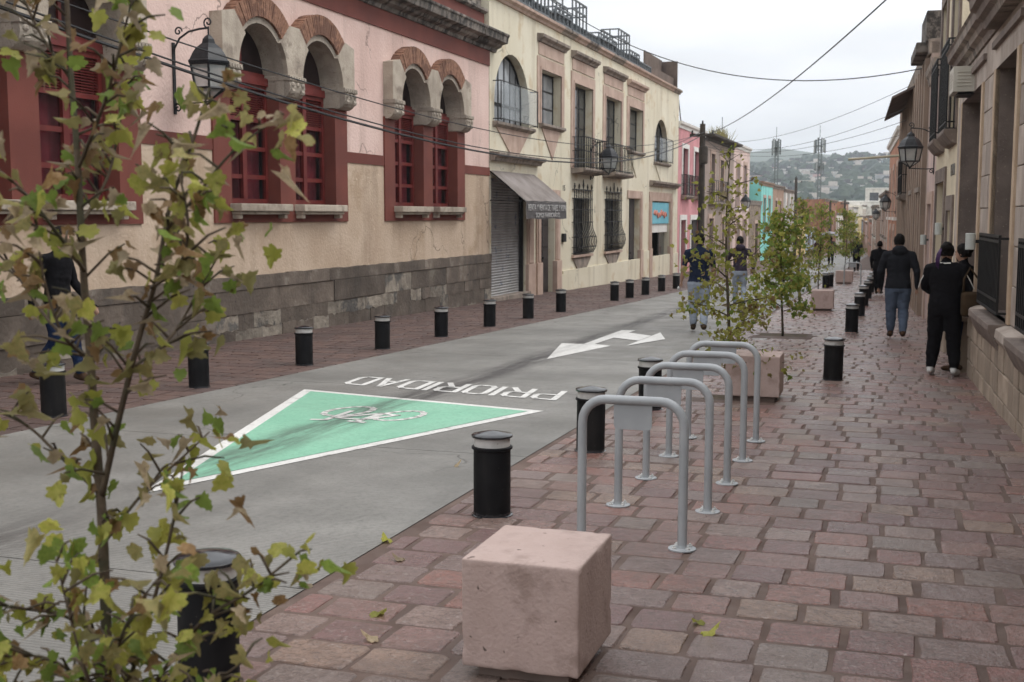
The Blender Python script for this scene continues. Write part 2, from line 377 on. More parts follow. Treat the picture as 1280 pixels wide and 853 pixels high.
# right pavement: mortar bed with stones
pav = struct(strip(xroadR, lambda y: max(xwallR(y)+0.3, -2.4), YS, -0.0048).build('pavement', m_mortar)); tag(pav, 'wet pink stone pavement beside the bicycle stands')
unit = []
for k in range(8):
    r = random.Random(40+k); mb = MB()
    j = lambda: r.uniform(-0.02, 0.02)
    base = [(-.5+j(), -.5+j()), (.5+j(), -.5+j()), (.5+j(), .5+j()), (-.5+j(), .5+j())]
    # rounded corners and slightly wavy sides
    P = []
    for i in range(4):
        p, a, b = Vector(base[i]), Vector(base[i-1]), Vector(base[(i+1) % 4]); cu = r.uniform(0.03, 0.09)
        P += [p.lerp(a, cu), p.lerp(b, cu*r.uniform(0.6, 1.3))]
        md = p.lerp(b, r.uniform(0.35, 0.65)); P.append(md*(1+r.uniform(-0.035, 0.03)))
    n = 12; zt = [r.uniform(-0.0015, 0.0015) for _ in P]
    vs = [(p.x, p.y, -0.03) for p in P] + [(p.x, p.y, -0.005) for p in P] + [(p.x*0.965, p.y*0.965, zt[i]) for i, p in enumerate(P)]
    fs = [(i, (i+1) % n, (i+1) % n+n, i+n) for i in range(n)] + [(i+n, (i+1) % n+n, (i+1) % n+2*n, i+2*n) for i in range(n)] + [tuple(range(2*n, 3*n))]
    mb.add(vs, fs)
    o = mb.build('paver_proto', m_paver); unit.append(o.data); bpy.data.objects.remove(o)
def infr(x, y):   # rough view wedge for choosing the stones that show
    a = atan2(x, y) + radians(17.76); return abs(a) < radians(24.5) and y > 3.0
spots = []
y = 1.2
r = random.Random(11)
ROWS = []
while y < 64:
    h = 0.262 if y < 30 else 0.28
    pitch = h + 0.024
    x = xroadR(y) + 0.02 - (r.random()*0.3 if y > 3 else 0)
    xr_ = xwallR(y) + 0.05
    while x < xr_:
        wd = r.choice((0.22, 0.25, 0.28, 0.30, 0.34, 0.27))
        x0, x1 = max(x, xroadR(y)+0.055), min(x+wd, xr_)
        if x1-x0 > 0.07: spots.append(((x0+x1)/2, y+h/2+r.uniform(-.006, .006), x1-x0, h+r.uniform(-.012, .008), r.uniform(-.012, .012)))
        x += wd + r.uniform(0.018, 0.036)
    y += pitch
HOLES = [(-1.59, 12.35, 0.36), (-1.78, 20.66, 0.5), (-1.82, 2.36, 0.42), (-2.1, 29.4, 0.45), (-2.2, 38.9, 0.5)]
spots = [q for q in spots if not any(abs(q[0]-hx) < s_ and abs(q[1]-hy) < s_ for hx, hy, s_ in HOLES)]
vis = sorted([q for q in spots if infr(q[0], q[1])], key=lambda q: q[1])
big = set(id(q) for q in vis[:296])
mbs = MB()
tilt = -math.atan(SLOPE)
for q in spots:
    px, py, sx, sy, rz = q; d = R.choice(unit); dz = R.uniform(-0.002, 0.002)
    if id(q) in big:
        o = bpy.data.objects.new('paving_stone', d); col.objects.link(o); o.parent = pav
        o.location = (px, py, gz(py)+dz); o.scale = (sx, sy, 1); o.rotation_euler = (tilt, 0, rz)
    else:
        ca, sa = cos(rz), sin(rz)
        mbs.add([(px + v.co.x*sx*ca - v.co.y*sy*sa, py + v.co.x*sx*sa + v.co.y*sy*ca, gz(py + v.co.y*sy) + dz + v.co.z) for v in d.vertices], [tuple(p.vertices) for p in d.polygons])
stuff(mbs.build('paving_stones', m_paver, pav))
for hx, hy, s_ in HOLES:
    s2 = s_*0.8
    mb = MB(); mb.box(hx-s2, hx+s2, hy-s2, hy+s2, gz(hy)-0.03, gz(hy)-0.004); mb.build('tree_pit', m_soil, pav)
# left pavement
pavl = struct(strip(lambda y: xwallL(y)-0.4, xroadL, YS, -0.012).build('pavement', m_mortar)); tag(pavl, 'dark red stone pavement along the pink building')
mbs = MB(); y = 4.0; r = random.Random(5)
while y < 62:
    x = xwallL(y) - 0.1 - r.random()*0.2
    while x < xroadL(y)-0.02:
        wd = r.choice((0.28, 0.33, 0.38)); x1 = min(x+wd, xroadL(y)-0.012)
        if x1-x > 0.06:
            d = r.choice(unit); cx, sx = (x+x1)/2, x1-x; yy = y+0.15; dz = r.uniform(-0.002, 0.002)
            mbs.add([(cx+v.co.x*sx, yy+v.co.y*0.30, gz(yy+v.co.y*0.3)+dz+v.co.z) for v in d.vertices], [tuple(p.vertices) for p in d.polygons])
        x += wd+0.03
    y += 0.332
stuff(mbs.build('paving_stones', m_paver_l, pavl))

# ------------------------------------------------------------------ road paint
def flat(pts, z, mb=None):
    mb = mb or MB()
    vs = [(x, y, gz(y)+z) for x, y in pts]
    a = sum(pts[i][0]*pts[(i+1) % len(pts)][1]-pts[(i+1) % len(pts)][0]*pts[i][1] for i in range(len(pts)))
    return mb.add(vs, [tuple(range(len(pts))) if a > 0 else tuple(range(len(pts)-1, -1, -1))])
def line(mb, p, q, wd, z):
    p, q = Vector(p), Vector(q); d = (q-p).normalized()*wd*0.5; n = Vector((-d.y, d.x))
    return flat([tuple(p-d*0.9+n), tuple(p-d*0.9-n), tuple(q+d*0.9-n), tuple(q+d*0.9+n)], z, mb)
tri = [(-4.59, 6.45), (-6.06, 11.52), (-3.16, 10.86)]
cen = Vector((sum(p[0] for p in tri)/3, sum(p[1] for p in tri)/3))
inner = []
for i in range(3):   # inset by the border width
    p, a, b = Vector(tri[i]), Vector(tri[i-1]), Vector(tri[(i+1) % 3])
    d1, d2 = (a-p).normalized(), (b-p).normalized(); bis = (d1+d2).normalized(); h = math.acos(max(-1, min(1, d1.dot(d2))))/2
    inner.append(tuple(p + bis*(0.105/sin(h))))
tr = empty('painted_triangle', (cen.x, cen.y, gz(cen.y)), 0, 'green painted triangle with white border on the road', 'road marking')
o = flat(tri, 0.004).build('border', m_white, tr); o.location = -tr.location
o = flat(inner, 0.007).build('field', m_green, tr); o.location = -tr.location
# bicycle pictogram, painted for riders coming the other way (up is towards the camera)
bk = MB(); bc, ang = (-4.64, 9.95), radians(180-10)
def bp_(u, v): return (bc[0] + u*0.62*cos(ang) - v*1.05*sin(ang), bc[1] + u*0.62*sin(ang) + v*1.05*cos(ang))
def arc_(cx, cy, r_, n=14, a0=0, a1=2*pi):
    for i in range(n):
        t0, t1 = a0+(a1-a0)*i/n, a0+(a1-a0)*(i+1)/n
        line(bk, bp_(cx+r_*cos(t0), cy+r_*sin(t0)), bp_(cx+r_*cos(t1), cy+r_*sin(t1)), 0.06, 0.010)
arc_(-0.46, -0.18, 0.30); arc_(0.46, -0.18, 0.30)
for p, q in (((-.42, -.18), (-.12, -.2)), ((-.42, -.18), (-.2, .18)), ((-.2, .18), (.28, .2)), ((-.12, -.2), (.28, .2)), ((-.12, -.2), (-.24, .3)), ((.42, -.18), (.25, .34)), ((.25, .34), (.42, .38)), ((-.36, .3), (-.14, .3))):
    line(bk, bp_(*p), bp_(*q), 0.06, 0.0115)
o = bk.build('bicycle_symbol', m_white, tr); o.location = -tr.location
# the word, upside down for the camera
G = {'P': [[(0, 0), (0, 6), (2.6, 6), (3.2, 5.2), (3.2, 3.6), (2.6, 2.8), (0, 2.8)]], 'R': [[(0, 0), (0, 6), (2.6, 6), (3.2, 5.2), (3.2, 3.6), (2.6, 2.8), (0, 2.8)], [(1.6, 2.8), (3.2, 0)]],
     'I': [[(0.2, 0), (0.2, 6)]], 'O': [[(0.6, 0), (0, 0.8), (0, 5.2), (0.6, 6), (2.6, 6), (3.2, 5.2), (3.2, 0.8), (2.6, 0), (0.6, 0)]],
     'D': [[(0, 0), (0, 6), (2.4, 6), (3.2, 5.0), (3.2, 1.0), (2.4, 0), (0, 0)]], 'A': [[(0, 0), (1.6, 6), (3.2, 0)], [(0.7, 2), (2.5, 2)]]}
wm = MB(); p0, p1 = Vector((-3.32, 11.98)), Vector((-5.90, 12.45)); adv = [1.6 if c == 'I' else 4.6 for c in 'PRIORIDAD']; tot = sum(adv)-1.4
ux = (p1-p0)/tot; uy = Vector((ux.y, -ux.x)).normalized()*0.115; uy = Vector((0.011, -0.112)); xx = 0
for c, a in zip('PRIORIDAD', adv):
    for pl in G[c]:
        for q0, q1 in zip(pl, pl[1:]):
            P = lambda t: tuple(p0 + ux*(xx+t[0]) + uy*(t[1]-3))
            line(wm, P(q0), P(q1), 0.068, 0.004 if q0[0] == q1[0] else 0.0055)
    xx += a
wo = wm.build('painted_word', m_white); tag(wo, 'white word PRIORIDAD painted upside down beyond the green triangle', 'road marking')
# the two-way arrow
am = MB()
flat([(-4.47, 15.5), (-4.92, 17.9), (-4.56, 17.9), (-4.40, 17.95), (-4.10, 17.75)], 0.004, am)
flat([(-4.56, 17.85), (-4.60, 20.75), (-4.36, 20.85), (-4.40, 17.85)], 0.0055, am)
flat([(-4.38, 20.3), (-3.87, 19.78), (-3.88, 18.76), (-4.40, 19.2)], 0.007, am)
flat([(-3.85, 20.5), (-3.52, 19.18), (-3.87, 17.8)], 0.0085, am)
tag(am.build('painted_arrow', m_white), 'white straight and turn arrow painted on the road past the word', 'road marking')
# ------------------------------------------------------------------ buildings: frame helpers
AL, AR = 0.0117, -0.033
class Bld:
    """a building on the left or right street line. Local x runs along the facade (u), y into the building, z up (heights in world z)."""
    def __init__(s, name, label, side, u0, cat='building', group=None, dx=0.0):
        s.side = side
        if side == 'L': x, y, rz, s.X0 = -9.85+sin(AL)*u0+dx, 20+cos(AL)*u0, pi/2-AL, u0
        else: x, y, rz, s.X0 = 1.12+sin(AR)*u0+dx, 11.34+cos(AR)*u0, -pi/2-AR, -u0
        s.zb = gz(y); s.root = empty(name, (x, y, s.zb), rz, label, cat, group)
    def put(s, mb, name, mat, parent=None, **k): return mb.build(name, mat, parent or s.root, off=(s.X0, 0, s.zb), **k)
def rects_frame(mb, a, b, c, d, t, y0, y1, bot=True):
    mb.box(a, a+t, y0, y1, c, d); mb.box(b-t, b, y0, y1, c, d); mb.box(a+t, b-t, y0, y1, d-t, d)
    if bot: mb.box(a+t, b-t, y0, y1, c, c+t)

m_pink = M('pink_stucco', (0.63, 0.45, 0.395), (0.71, 0.53, 0.47), crack=0.45, sc=0.8, rough=0.9, bump=0.014, bsc=22, bdet=4, streak=(0.36, 0.25, 0.21), samt=0.5, speck=(0.76, 0.62, 0.56), spsc=16, splo=0.68)
m_tan = M('tan_stucco', c=(0.47, 0.355, 0.26), crack=0.5, c2=(0.56, 0.44, 0.335), sc=0.9, rough=0.9, bump=0.014, bsc=22, bdet=4, streak=(0.27, 0.19, 0.13), samt=0.65, patch=(0.42, 0.31, 0.215), psc=1.1, plo=0.5, phi=0.7, speck=(0.62, 0.51, 0.38), spsc=18, splo=0.66)
m_red = M('oxide_red_paint', (0.135, 0.036, 0.026), (0.175, 0.048, 0.034), sc=1.2, rough=0.75, bump=0.003, bsc=50, streak=(0.12, 0.04, 0.03), samt=0.4)
m_redwood = M('red_wood_paint', (0.115, 0.018, 0.016), (0.155, 0.026, 0.022), sc=5, rough=0.5, bump=0.001, bsc=80)
m_curt = M('maroon_curtain', (0.36, 0.05, 0.07), (0.2, 0.024, 0.036), sc=3, rough=0.9)
m_stone = M('grey_carved_stone', (0.30, 0.26, 0.215), (0.42, 0.365, 0.30), sc=3, rough=0.9, bump=0.01, bsc=30, bdet=5, streak=(0.14, 0.11, 0.09), ssc=3, samt=0.5, speck=(0.2, 0.16, 0.12), spsc=40)
m_pale = M('pale_kneeler_stone', (0.36, 0.305, 0.245), (0.46, 0.40, 0.325), sc=3, rough=0.9, bump=0.012, bsc=26, bdet=5, streak=(0.15, 0.118, 0.092), ssc=3, samt=0.6, patch=(0.25, 0.205, 0.165), psc=2.4, plo=0.52, phi=0.66, vary=0.12)
m_arch = M('arch_brick', (0.20, 0.10, 0.065), (0.29, 0.155, 0.10), sc=14, rough=0.9, bump=0.006, bsc=60, patch=(0.15, 0.075, 0.05), psc=3)
m_mouldy = M('stained_cornice', (0.15, 0.128, 0.11), (0.27, 0.235, 0.205), sc=2.5, rough=0.95, bump=0.012, bsc=25, streak=(0.05, 0.045, 0.04), ssc=4, samt=0.95, patch=(0.045, 0.04, 0.036), psc=2.6, plo=0.45, phi=0.6, vary=0.25)
m_dado = M('dado_stone', (0.095, 0.075, 0.06), (0.15, 0.12, 0.097), sc=1.8, rough=0.9, bump=0.018, bsc=14, bdet=6, streak=(0.055, 0.048, 0.042), samt=0.7, patch=(0.20, 0.172, 0.142), psc=1.8, plo=0.58, phi=0.66, vary=0.22, speck=(0.03, 0.027, 0.025), spsc=9, splo=0.7)
m_dado2 = M('worn_dado_stone', (0.17, 0.145, 0.118), (0.28, 0.245, 0.20), sc=3.5, rough=0.95, bump=0.03, bsc=12, bdet=6, patch=(0.10, 0.093, 0.085), psc=2.2, plo=0.5, phi=0.58, vary=0.2)
m_dark = M('unlit_room_black', (0.012, 0.011, 0.011), rough=1)  # near-black backing behind the openings, the unlit room's darkness put into the colour
m_glass = M('window_glass', (0.02, 0.018, 0.02), rough=0.08, spec=0.45, alpha=0.22)
m_glassd = M('dark_window_glass', (0.02, 0.022, 0.025), (0.05, 0.055, 0.06), sc=1.5, rough=0.1, spec=0.6)
m_glassl = M('bright_window_glass', (0.16, 0.17, 0.18), (0.30, 0.31, 0.32), sc=1.1, rough=0.12, spec=0.6)
m_fan = M('dark_fanlight_glass', (0.014, 0.009, 0.009), (0.03, 0.018, 0.017), sc=2, rough=0.35, spec=0.15)
m_iron = M('black_iron', (0.012, 0.012, 0.013), (0.02, 0.019, 0.018), sc=20, rough=0.55, spec=0.25)

# ------------------------------------------------------------------ pink building with arched windows
B = Bld('arched_building', 'pink and tan building with red framed paired arched windows', 'L', 0)
PC = [4.48, -1.74, -8.08]; ops = []; ZC, RI, RE = 3.95, 0.76, 1.20
for c in PC:
    for s_ in (-1, 1):
        m = c + s_*1.02; ops.append((m-RI, m+RI, 1.86, ZC+RI, RI))
mb = MB().wall(-21, 8.55, 2.75, 5.6, ops, 0, 0.2, reveal=False); B.put(mb, 'upper_wall', m_pink)
mb = MB().wall(-21, 8.55, 0.60, 2.75, ops, -0.006, 0.2, reveal=False); B.put(mb, 'lower_wall', m_tan)
mb = MB(); mb.box(-21, 8.55, 0.9, 7, -1, 6.2); B.put(mb, 'shell', m_tan)
mb = MB(); mb.add([(8.55, 0, -1), (8.55, 0.9, -1), (8.55, 0.9, 6.2), (8.55, 0, 6.2)], [(0, 1, 2, 3)]); mb.add([(-21, 0, -1), (-21, 0.9, -1), (-21, 0.9, 6.2), (-21, 0, 6.2)], [(3, 2, 1, 0)]); B.put(mb, 'side_wall', m_pink)
edges = [-21] + sorted([e for c in PC for e in (c-2.27, c+2.27)]) + [8.55]
for a, b in zip(edges[::2], edges[1::2]):
    mb = MB(); mb.box(a, b, -0.022, 0.05, 2.66, 2.86); B.put(mb, 'band', m_red)
mb = MB(); mb.box(-21, 8.55, -0.03, 0.05, 5.36, 5.74); B.put(mb, 'frieze', m_red)
for c in PC:   # red surround of each pair
    mb = MB(); o2 = [(c-1.02-RI, c-1.02+RI, 1.86, 9), (c+1.02-RI, c+1.02+RI, 1.86, 9)]
    mb.wall(c-2.27, c+2.27, 1.56, 3.64, o2, -0.035, 0.24)
    for a in (c-2.27, c+2.27): mb.add([(a, -0.035, 1.56), (a, -0.035, 3.64), (a, 0.01, 3.64), (a, 0.01, 1.56)], [(0, 1, 2, 3)])
    mb.add([(c-2.27, -0.035, 1.56), (c+2.27, -0.035, 1.56), (c+2.27, 0.01, 1.56), (c-2.27, 0.01, 1.56)], [(0, 3, 2, 1)])
    B.put(mb, 'window_surround', m_red)
# stones of the arches, built once for a pair centred on 0 and copied
def arcp(c, r, a0, a1, n=8): return [(c+r*cos(radians(a0+(a1-a0)*i/n)), ZC+r*sin(radians(a0+(a1-a0)*i/n))) for i in range(n+1)]
def pair_parts():
    out = []
    for s_ in (-1, 1):
        c = s_*1.02
        mb = MB(); n = 27     # radial bricks
        for i in range(n):
            a0, a1 = 44+92*i/n+0.25, 44+92*(i+1)/n-0.25; w_ = R.uniform(-0.006, 0.006)
            q = [(c+r_*cos(radians(a)), ZC+r_*sin(radians(a))) for r_, a in ((RI+0.10, a0), (RE+w_, a0), (RE+w_, a1), (RI+0.10, a1))]
            mb.prism(q, -0.20+w_, 0.1)
        mb.prism(arcp(c, RE-0.02, 44, 136, 12) + arcp(c, RI+0.11, 136, 44, 12), -0.185, 0.1)
        out.append((mb, 'brick_arch', m_arch, 0))
        mb = MB(); mb.prism(arcp(c, RI+0.10, 42, 138, 10) + arcp(c, RI, 138, 42, 10), -0.15, 0.26); out.append((mb, 'inner_arch_ring', m_stone, 0))
        mb = MB()             # stone lining of the reveal
        pts = [(c+RI-0.012, 3.62)] + arcp(c, RI-0.012, 0, 180, 24) + [(c-RI+0.012, 3.62)]
        for p, q in zip(pts, pts[1:]): mb.add([(p[0], -0.14, p[1]), (q[0], -0.14, q[1]), (q[0], 0.26, q[1]), (p[0], 0.26, p[1])], [(0, 1, 2, 3)])
        out.append((mb, 'arch_lining', m_stone, 0))
        mb = MB()             # outer kneeler
        pol = arcp(c, RI, 136, 180, 8) if s_ < 0 else arcp(c, RI, 44, 0, 8)
        e = c+s_*1.22
        pol += [(c+s_*RI, 3.98), (e, 3.98), (e, 4.72), (c+s_*RE*cos(radians(44)), ZC+RE*sin(radians(44))+0.01)]
        mb.prism(pol, -0.215, 0.1); out.append((mb, 'kneeler', m_pale, 0.016))
        out.append((corbel(min(c+s_*RI, e), max(c+s_*RI, e)), 'corbel', m_stone, 0))
        mb = MB(); mb.box(c-RI-0.06, c+RI+0.06, -0.24, 0.24, 1.74, 1.86); mb.box(c-RI-0.02, c+RI+0.02, -0.19, 0.1, 1.69, 1.74)
        for q in (-1, 1): mb.box(c+q*(RI-0.05)-0.05, c+q*(RI-0.05)+0.05, -0.16, 0.0, 1.62, 1.69)
        out.append((mb, 'sill', m_pale, 0.015))
    mb = MB(); pol = arcp(-1.02, RI, 44, 0, 8) + [(-1.02+RI, 3.98), (1.02-RI, 3.98)] + arcp(1.02, RI, 180, 136, 8) + [(1.02-RE*cos(radians(44)), ZC+RE*sin(radians(44))+0.01), (-1.02+RE*cos(radians(44)), ZC+RE*sin(radians(44))+0.01)]
    mb.prism(pol, -0.215, 0.1); out.append((mb, 'kneeler', m_pale, 0.016)); out.append((corbel(-1.02+RI, 1.02-RI), 'corbel', m_stone, 0))
    return out
def corbel(a, b):
    mb = MB(); w_ = b-a
    mb.run([(0.26, 3.98), (-0.20, 3.98), (-0.21, 3.90), (0.26, 3.90)], a-0.02, b+0.02)
    mb.run([(0.26, 3.90), (-0.18, 3.90), (-0.19, 3.80), (-0.17, 3.72), (-0.12, 3.65), (-0.05, 3.605), (0.26, 3.60)], a, b)
    for i in range(3): mb.ball((a+w_*(i+0.5)/3, -0.185, 3.845), (0.055, 0.04, 0.045), 8, 5)
    for i in range(2): mb.tube([(a+w_*(i*0.62+0.19)-0.05, -0.165, 3.73), (a+w_*(i*0.62+0.19)+0.05, -0.165, 3.73)], 0.05, 8)
    for i in range(6): mb.box(a+w_*i/6+0.012, a+w_*(i+1)/6-0.012, -0.222, -0.19, 3.915, 3.965)
    mb.v = [(p[0], p[1]-0.06 if p[1] < 0 else p[1], p[2]) for p in mb.v]
    return mb
def pink_window(parent, c):
    win = empty('window', (0, 0, 0)); win.parent = parent
    y0, y1 = 0.20, 0.26; a, b = c-RI+0.01, c+RI-0.01
    mb = MB(); rects_frame(mb, a, b, 1.87, 3.80, 0.075, y0-0.01, y1)
    mb.box(c-0.06, c+0.06, y0-0.02, y1, 1.945, 3.725)
    mb.box(a, b, y0-0.045, y1, 3.80, 3.93)
    for q in (2.30, 2.76, 3.225): mb.box(a+0.075, c-0.06, y0, y1-0.005, q-0.035, q+0.035); mb.box(c+0.06, b-0.075, y0, y1-0.005, q-0.035, q+0.035)
    mb.box(a, b, y0+0.02, y0+0.05, 3.93, 4.0); mb.box(c-0.03, c+0.03, y0+0.02, y0+0.05, 4.0, 4.66)
    fr = B.put(mb, 'frame', m_redwood, win)
    for l, r_ in ((a+0.075, c-0.06), (c+0.06, b-0.075)):
        for z0, z1 in ((1.945, 2.265), (2.335, 2.725), (2.795, 3.19)):
            mb = MB(); mb.box(l, r_, y0+0.03, y0+0.036, z0, z1); B.put(mb, 'pane', m_glass, win)
        mb = MB()
        for k in range(12):
            z = 3.275+k*0.037; mb.add([(l, y0+0.005, z), (r_, y0+0.005, z), (r_, y0+0.045, z+0.034), (l, y0+0.045, z+0.034)], [(0, 1, 2, 3)])
        B.put(mb, 'louvre', m_redwood, win)
    mb = MB(); pts = [(a, 3.95)] + [(b, 3.95)] + arcp(c, RI+0.02, 0, 180, 14); mb.prism(pts, y0+0.05, y0+0.056); B.put(mb, 'fanlight_pane', m_fan, win)
    mb = MB(); n = 26
    vs = []
    for i in range(n+1):
        x = a+(b-a)*i/n; yy = 0.36+0.02*sin(i*1.7); vs += [(x, yy, 1.9), (x, yy, 3.25)]
    mb.add(vs, [(2*i, 2*i+2, 2*i+3, 2*i+1) for i in range(n)]); B.put(mb, 'curtain', m_curt, win, smooth=True)
    mb = MB(); mb.box(a-0.1, b+0.1, 0.6, 0.62, 1.7, 4.8); B.put(mb, 'dark_backing', m_dark, win)
    return win
first = []
for k, c in enumerate(PC):
    if k == 0:
        for mb, n_, m_, bv in pair_parts():
            mb.v = [(p[0]+c, p[1], p[2]) for p in mb.v]; first.append(B.put(mb, n_, m_, bevel=bv))
        for s_ in (-1, 1): first.append(pink_window(B.root, c+s_*1.02))
    else:
        for o in first: q = copy_tree(o, B.root); q.location.x += c-PC[0]
# cornice stones with a mouldy top, parapet
prof = [(0.05, 5.72), (-0.06, 5.72), (-0.09, 5.80), (-0.20, 5.84), (-0.24, 5.90), (-0.38, 5.93), (-0.40, 6.07), (-0.43, 6.10), (-0.43, 6.15), (0.05, 6.19)]
x = -9.0; mb = MB(); mb.run(prof, -21, -9.01); B.put(mb, 'cornice', m_mouldy)
while x < 8.6:
    l = R.uniform(0.55, 0.95); e = min(x+l, 8.95); j = R.uniform(-0.012, 0.012)
    if 8.95-e < 0.3: e = 8.95
    mb = MB(); mb.run([(p[0]+(j if p[0] < -0.15 else 0), p[1]+j*0.4) for p in prof], x+0.004, e-0.004); B.put(mb, 'cornice_stone', m_mouldy, bevel=0.012); x = e
mb = MB(); mb.box(-21, 8.5, 0.10, 0.9, 6.15, 6.62); B.put(mb, 'parapet', m_red)
mb = MB(); mb.run([(0.06, 6.62), (0.0, 6.66), (0.0, 6.72), (0.06, 6.74), (0.95, 6.74), (0.95, 6.62)], -21, 8.5); B.put(mb, 'coping', m_mouldy)
mb = MB(); mb.box(6.6, 8.45, 0.16, 0.9, 6.74, 7.6); mb.box(6.5, 8.5, 0.08, 0.95, 7.6, 7.75); B.put(mb, 'roof_block', m_mouldy, bevel=0.02)
# dado: top course and worn blocks below, each stone its own piece
dado = B.put(MB().box(-21, 8.55, -0.05, 0.3, -1.2, 0.66), 'dado', m_dado)
r = random.Random(3); x = -9.5
while x < 8.5:
    e = min(8.55, x+r.uniform(1.1, 1.7)); mb = MB(); k = 7; pol = [(x+0.001, 0.50), (e-0.001, 0.50)] + [(e-0.001-(e-x-0.002)*i/k, 0.715+r.uniform(-0.014, 0.006)) for i in range(k+1)]; mb.prism(pol, -0.072-r.uniform(0, .004), 0); B.put(mb, 'stone', m_dado, dado); x = e
for z0, z1, wmin, wmax in ((0.12, 0.495, 1.1, 2.3), (-0.12, 0.115, 0.45, 1.2), (-0.42, -0.125, 0.4, 0.9), (-0.75, -0.425, 0.4, 0.9)):
    x = -9.5
    while x < 8.5:
        e = min(8.55, x+r.uniform(wmin, wmax)); worn = r.random() < (0.16 if z0 > 0.1 else 0.6); g_ = gz(20+x)
        if z1 > g_:
            mb = MB(); p_ = r.uniform(0.052, 0.074) if not worn else r.uniform(0.04, 0.062)
            j = 0 if z0 > 0.1 else r.uniform(-0.05, 0.05)
            k = 6; ww = 0.045 if z0 < 0.1 else 0.004; pol = [(x+0.002+(e-x-0.004)*i/k, z0+(r.uniform(-ww, ww*0.3) if 0 < i < k else 0)) for i in range(k+1)] + [(e-0.002-(e-x-0.004)*i/k, z1-0.002+(r.uniform(-ww, ww*0.2) if 0 < i < k else 0)) for i in range(k+1)]
            mb.prism(pol, -p_, 0); B.put(mb, 'stone', m_dado2 if worn else m_dado, dado)
        x = e

# ------------------------------------------------------------------ cream two-storey building
m_cream = M('cream_plaster', crack=0.4, c=(0.64, 0.585, 0.45), c2=(0.70, 0.65, 0.52), sc=0.6, rough=0.9, bump=0.006, bsc=30, streak=(0.36, 0.30, 0.21), samt=0.6, patch=(0.57, 0.47, 0.32), psc=1.2, plo=0.52, phi=0.66, speck=(0.52, 0.44, 0.30), spsc=25, splo=0.66)
m_psn = M('pink_quarry_stone', (0.42, 0.30, 0.24), (0.51, 0.38, 0.31), sc=2.2, rough=0.9, bump=0.007, bsc=35, streak=(0.24, 0.16, 0.125), ssc=2.5, samt=0.5)
m_ledge = M('mouldy_ledge', (0.20, 0.165, 0.14), (0.32, 0.265, 0.22), sc=4, rough=0.95, bump=0.012, bsc=30, streak=(0.05, 0.042, 0.037), ssc=4, samt=0.9)
m_shut = M('roller_shutter_metal', (0.36, 0.355, 0.35), (0.44, 0.435, 0.43), sc=2, rough=0.5, metal=0.3, streak=(0.22, 0.21, 0.2), samt=0.4, patch=(0.16, 0.19, 0.24), psc=3.2, plo=0.62, phi=0.64)
m_awn = M('faded_awning_cloth', (0.17, 0.145, 0.13), (0.24, 0.21, 0.195), sc=2, rough=0.9, streak=(0.35, 0.32, 0.31), ssc=1.2, samt=0.5)
m_awnd = M('dark_awning_valance', (0.075, 0.07, 0.07), (0.11, 0.10, 0.10), sc=4, rough=0.9)
m_let = M('faded_white_lettering', (0.5, 0.49, 0.48), (0.36, 0.35, 0.34), sc=25, rough=0.9)
m_brdoor = M('dark_wood_door', (0.028, 0.022, 0.022), (0.045, 0.035, 0.033), sc=6, rough=0.6)
m_rust = M('rusty_sheet', (0.10, 0.075, 0.06), (0.15, 0.11, 0.09), sc=2, rough=0.9, streak=(0.05, 0.04, 0.04), samt=0.7)
m_blue = M('blue_shop_sign', (0.13, 0.42, 0.52), (0.18, 0.50, 0.60), sc=1.5, rough=0.5)
m_coral = M('coral_lettering', (0.62, 0.22, 0.16), rough=0.6)
m_wht = M('white_plaster', (0.66, 0.64, 0.60), (0.72, 0.70, 0.66), sc=1.5, rough=0.85, streak=(0.45, 0.42, 0.38), samt=0.4)
C = Bld('cream_building', 'cream two storey building with grey awning and iron balconies', 'L', 8.58)
RC = [  # openings: a,b,c,d,arch
    (8.70, 11.56, -1.2, 2.62, 0), (12.92, 14.40, -1.2, 2.05, 0), (16.45, 18.40, 0.42, 2.22, 0), (20.55, 22.65, 0.42, 2.25, 0), (24.25, 26.1, -1.2, 2.30, 0), (28.3, 32.2, -1.2, 2.24, 0),
    (8.95, 11.85, 4.04, 5.86, 1.3), (12.9, 14.95, 4.27, 5.78, 0), (16.42, 18.66, 3.15, 5.76, 0), (20.45, 22.75, 3.15, 5.74, 0), (24.05, 26.4, 4.08, 5.70, 0), (28.85, 31.6, 3.86, 5.66, 1.2)]
C.put(MB().wall(8.58, 34.1, -1.2, 7.05, RC, 0, 0.28), 'wall', m_cream)
mb = MB(); mb.box(8.58, 34.1, 1.2, 10, -1.5, 7.0); mb.add([(34.1, 0, -1.5), (34.1, 1.2, -1.5), (34.1, 1.2, 7.05), (34.1, 0, 7.05)], [(0, 1, 2, 3)]); mb.add([(8.58, 0, 5), (8.58, 1.2, 5), (8.58, 1.2, 7.05), (8.58, 0, 7.05)], [(3, 2, 1, 0)])
C.put(mb, 'shell', m_cream)
C.put(MB().box(8.6, 34.08, 0.9, 0.92, -1.4, 7.0), 'dark_backing', m_dark)
mb = MB().box(15.2, 34.1, -0.05, 0.05, -1.4, -0.02); mb.box(26.6, 27.9, -0.053, 0.05, -1.3, 0.25); mb.box(14.9, 16.2, -0.053, 0.05, -1.3, -0.12)
C.put(mb, 'plinth', m_cream)
x = 8.58
while x < 34.1:
    e = min(34.15, x+R.uniform(1.2, 2.1)); e = 34.15 if 34.15-e < 0.6 else e
    mb = MB(); j = R.uniform(-0.01, 0.01); mb.run([(0.3, 7.05), (-0.05, 7.05), (-0.08, 7.11), (-0.16, 7.16), (-0.17+j, 7.23), (0.3, 7.25)], x+0.003, e-0.003); C.put(mb, 'cornice_stone', m_ledge if R.random() < 0.35 else m_psn, bevel=0.01); x = e
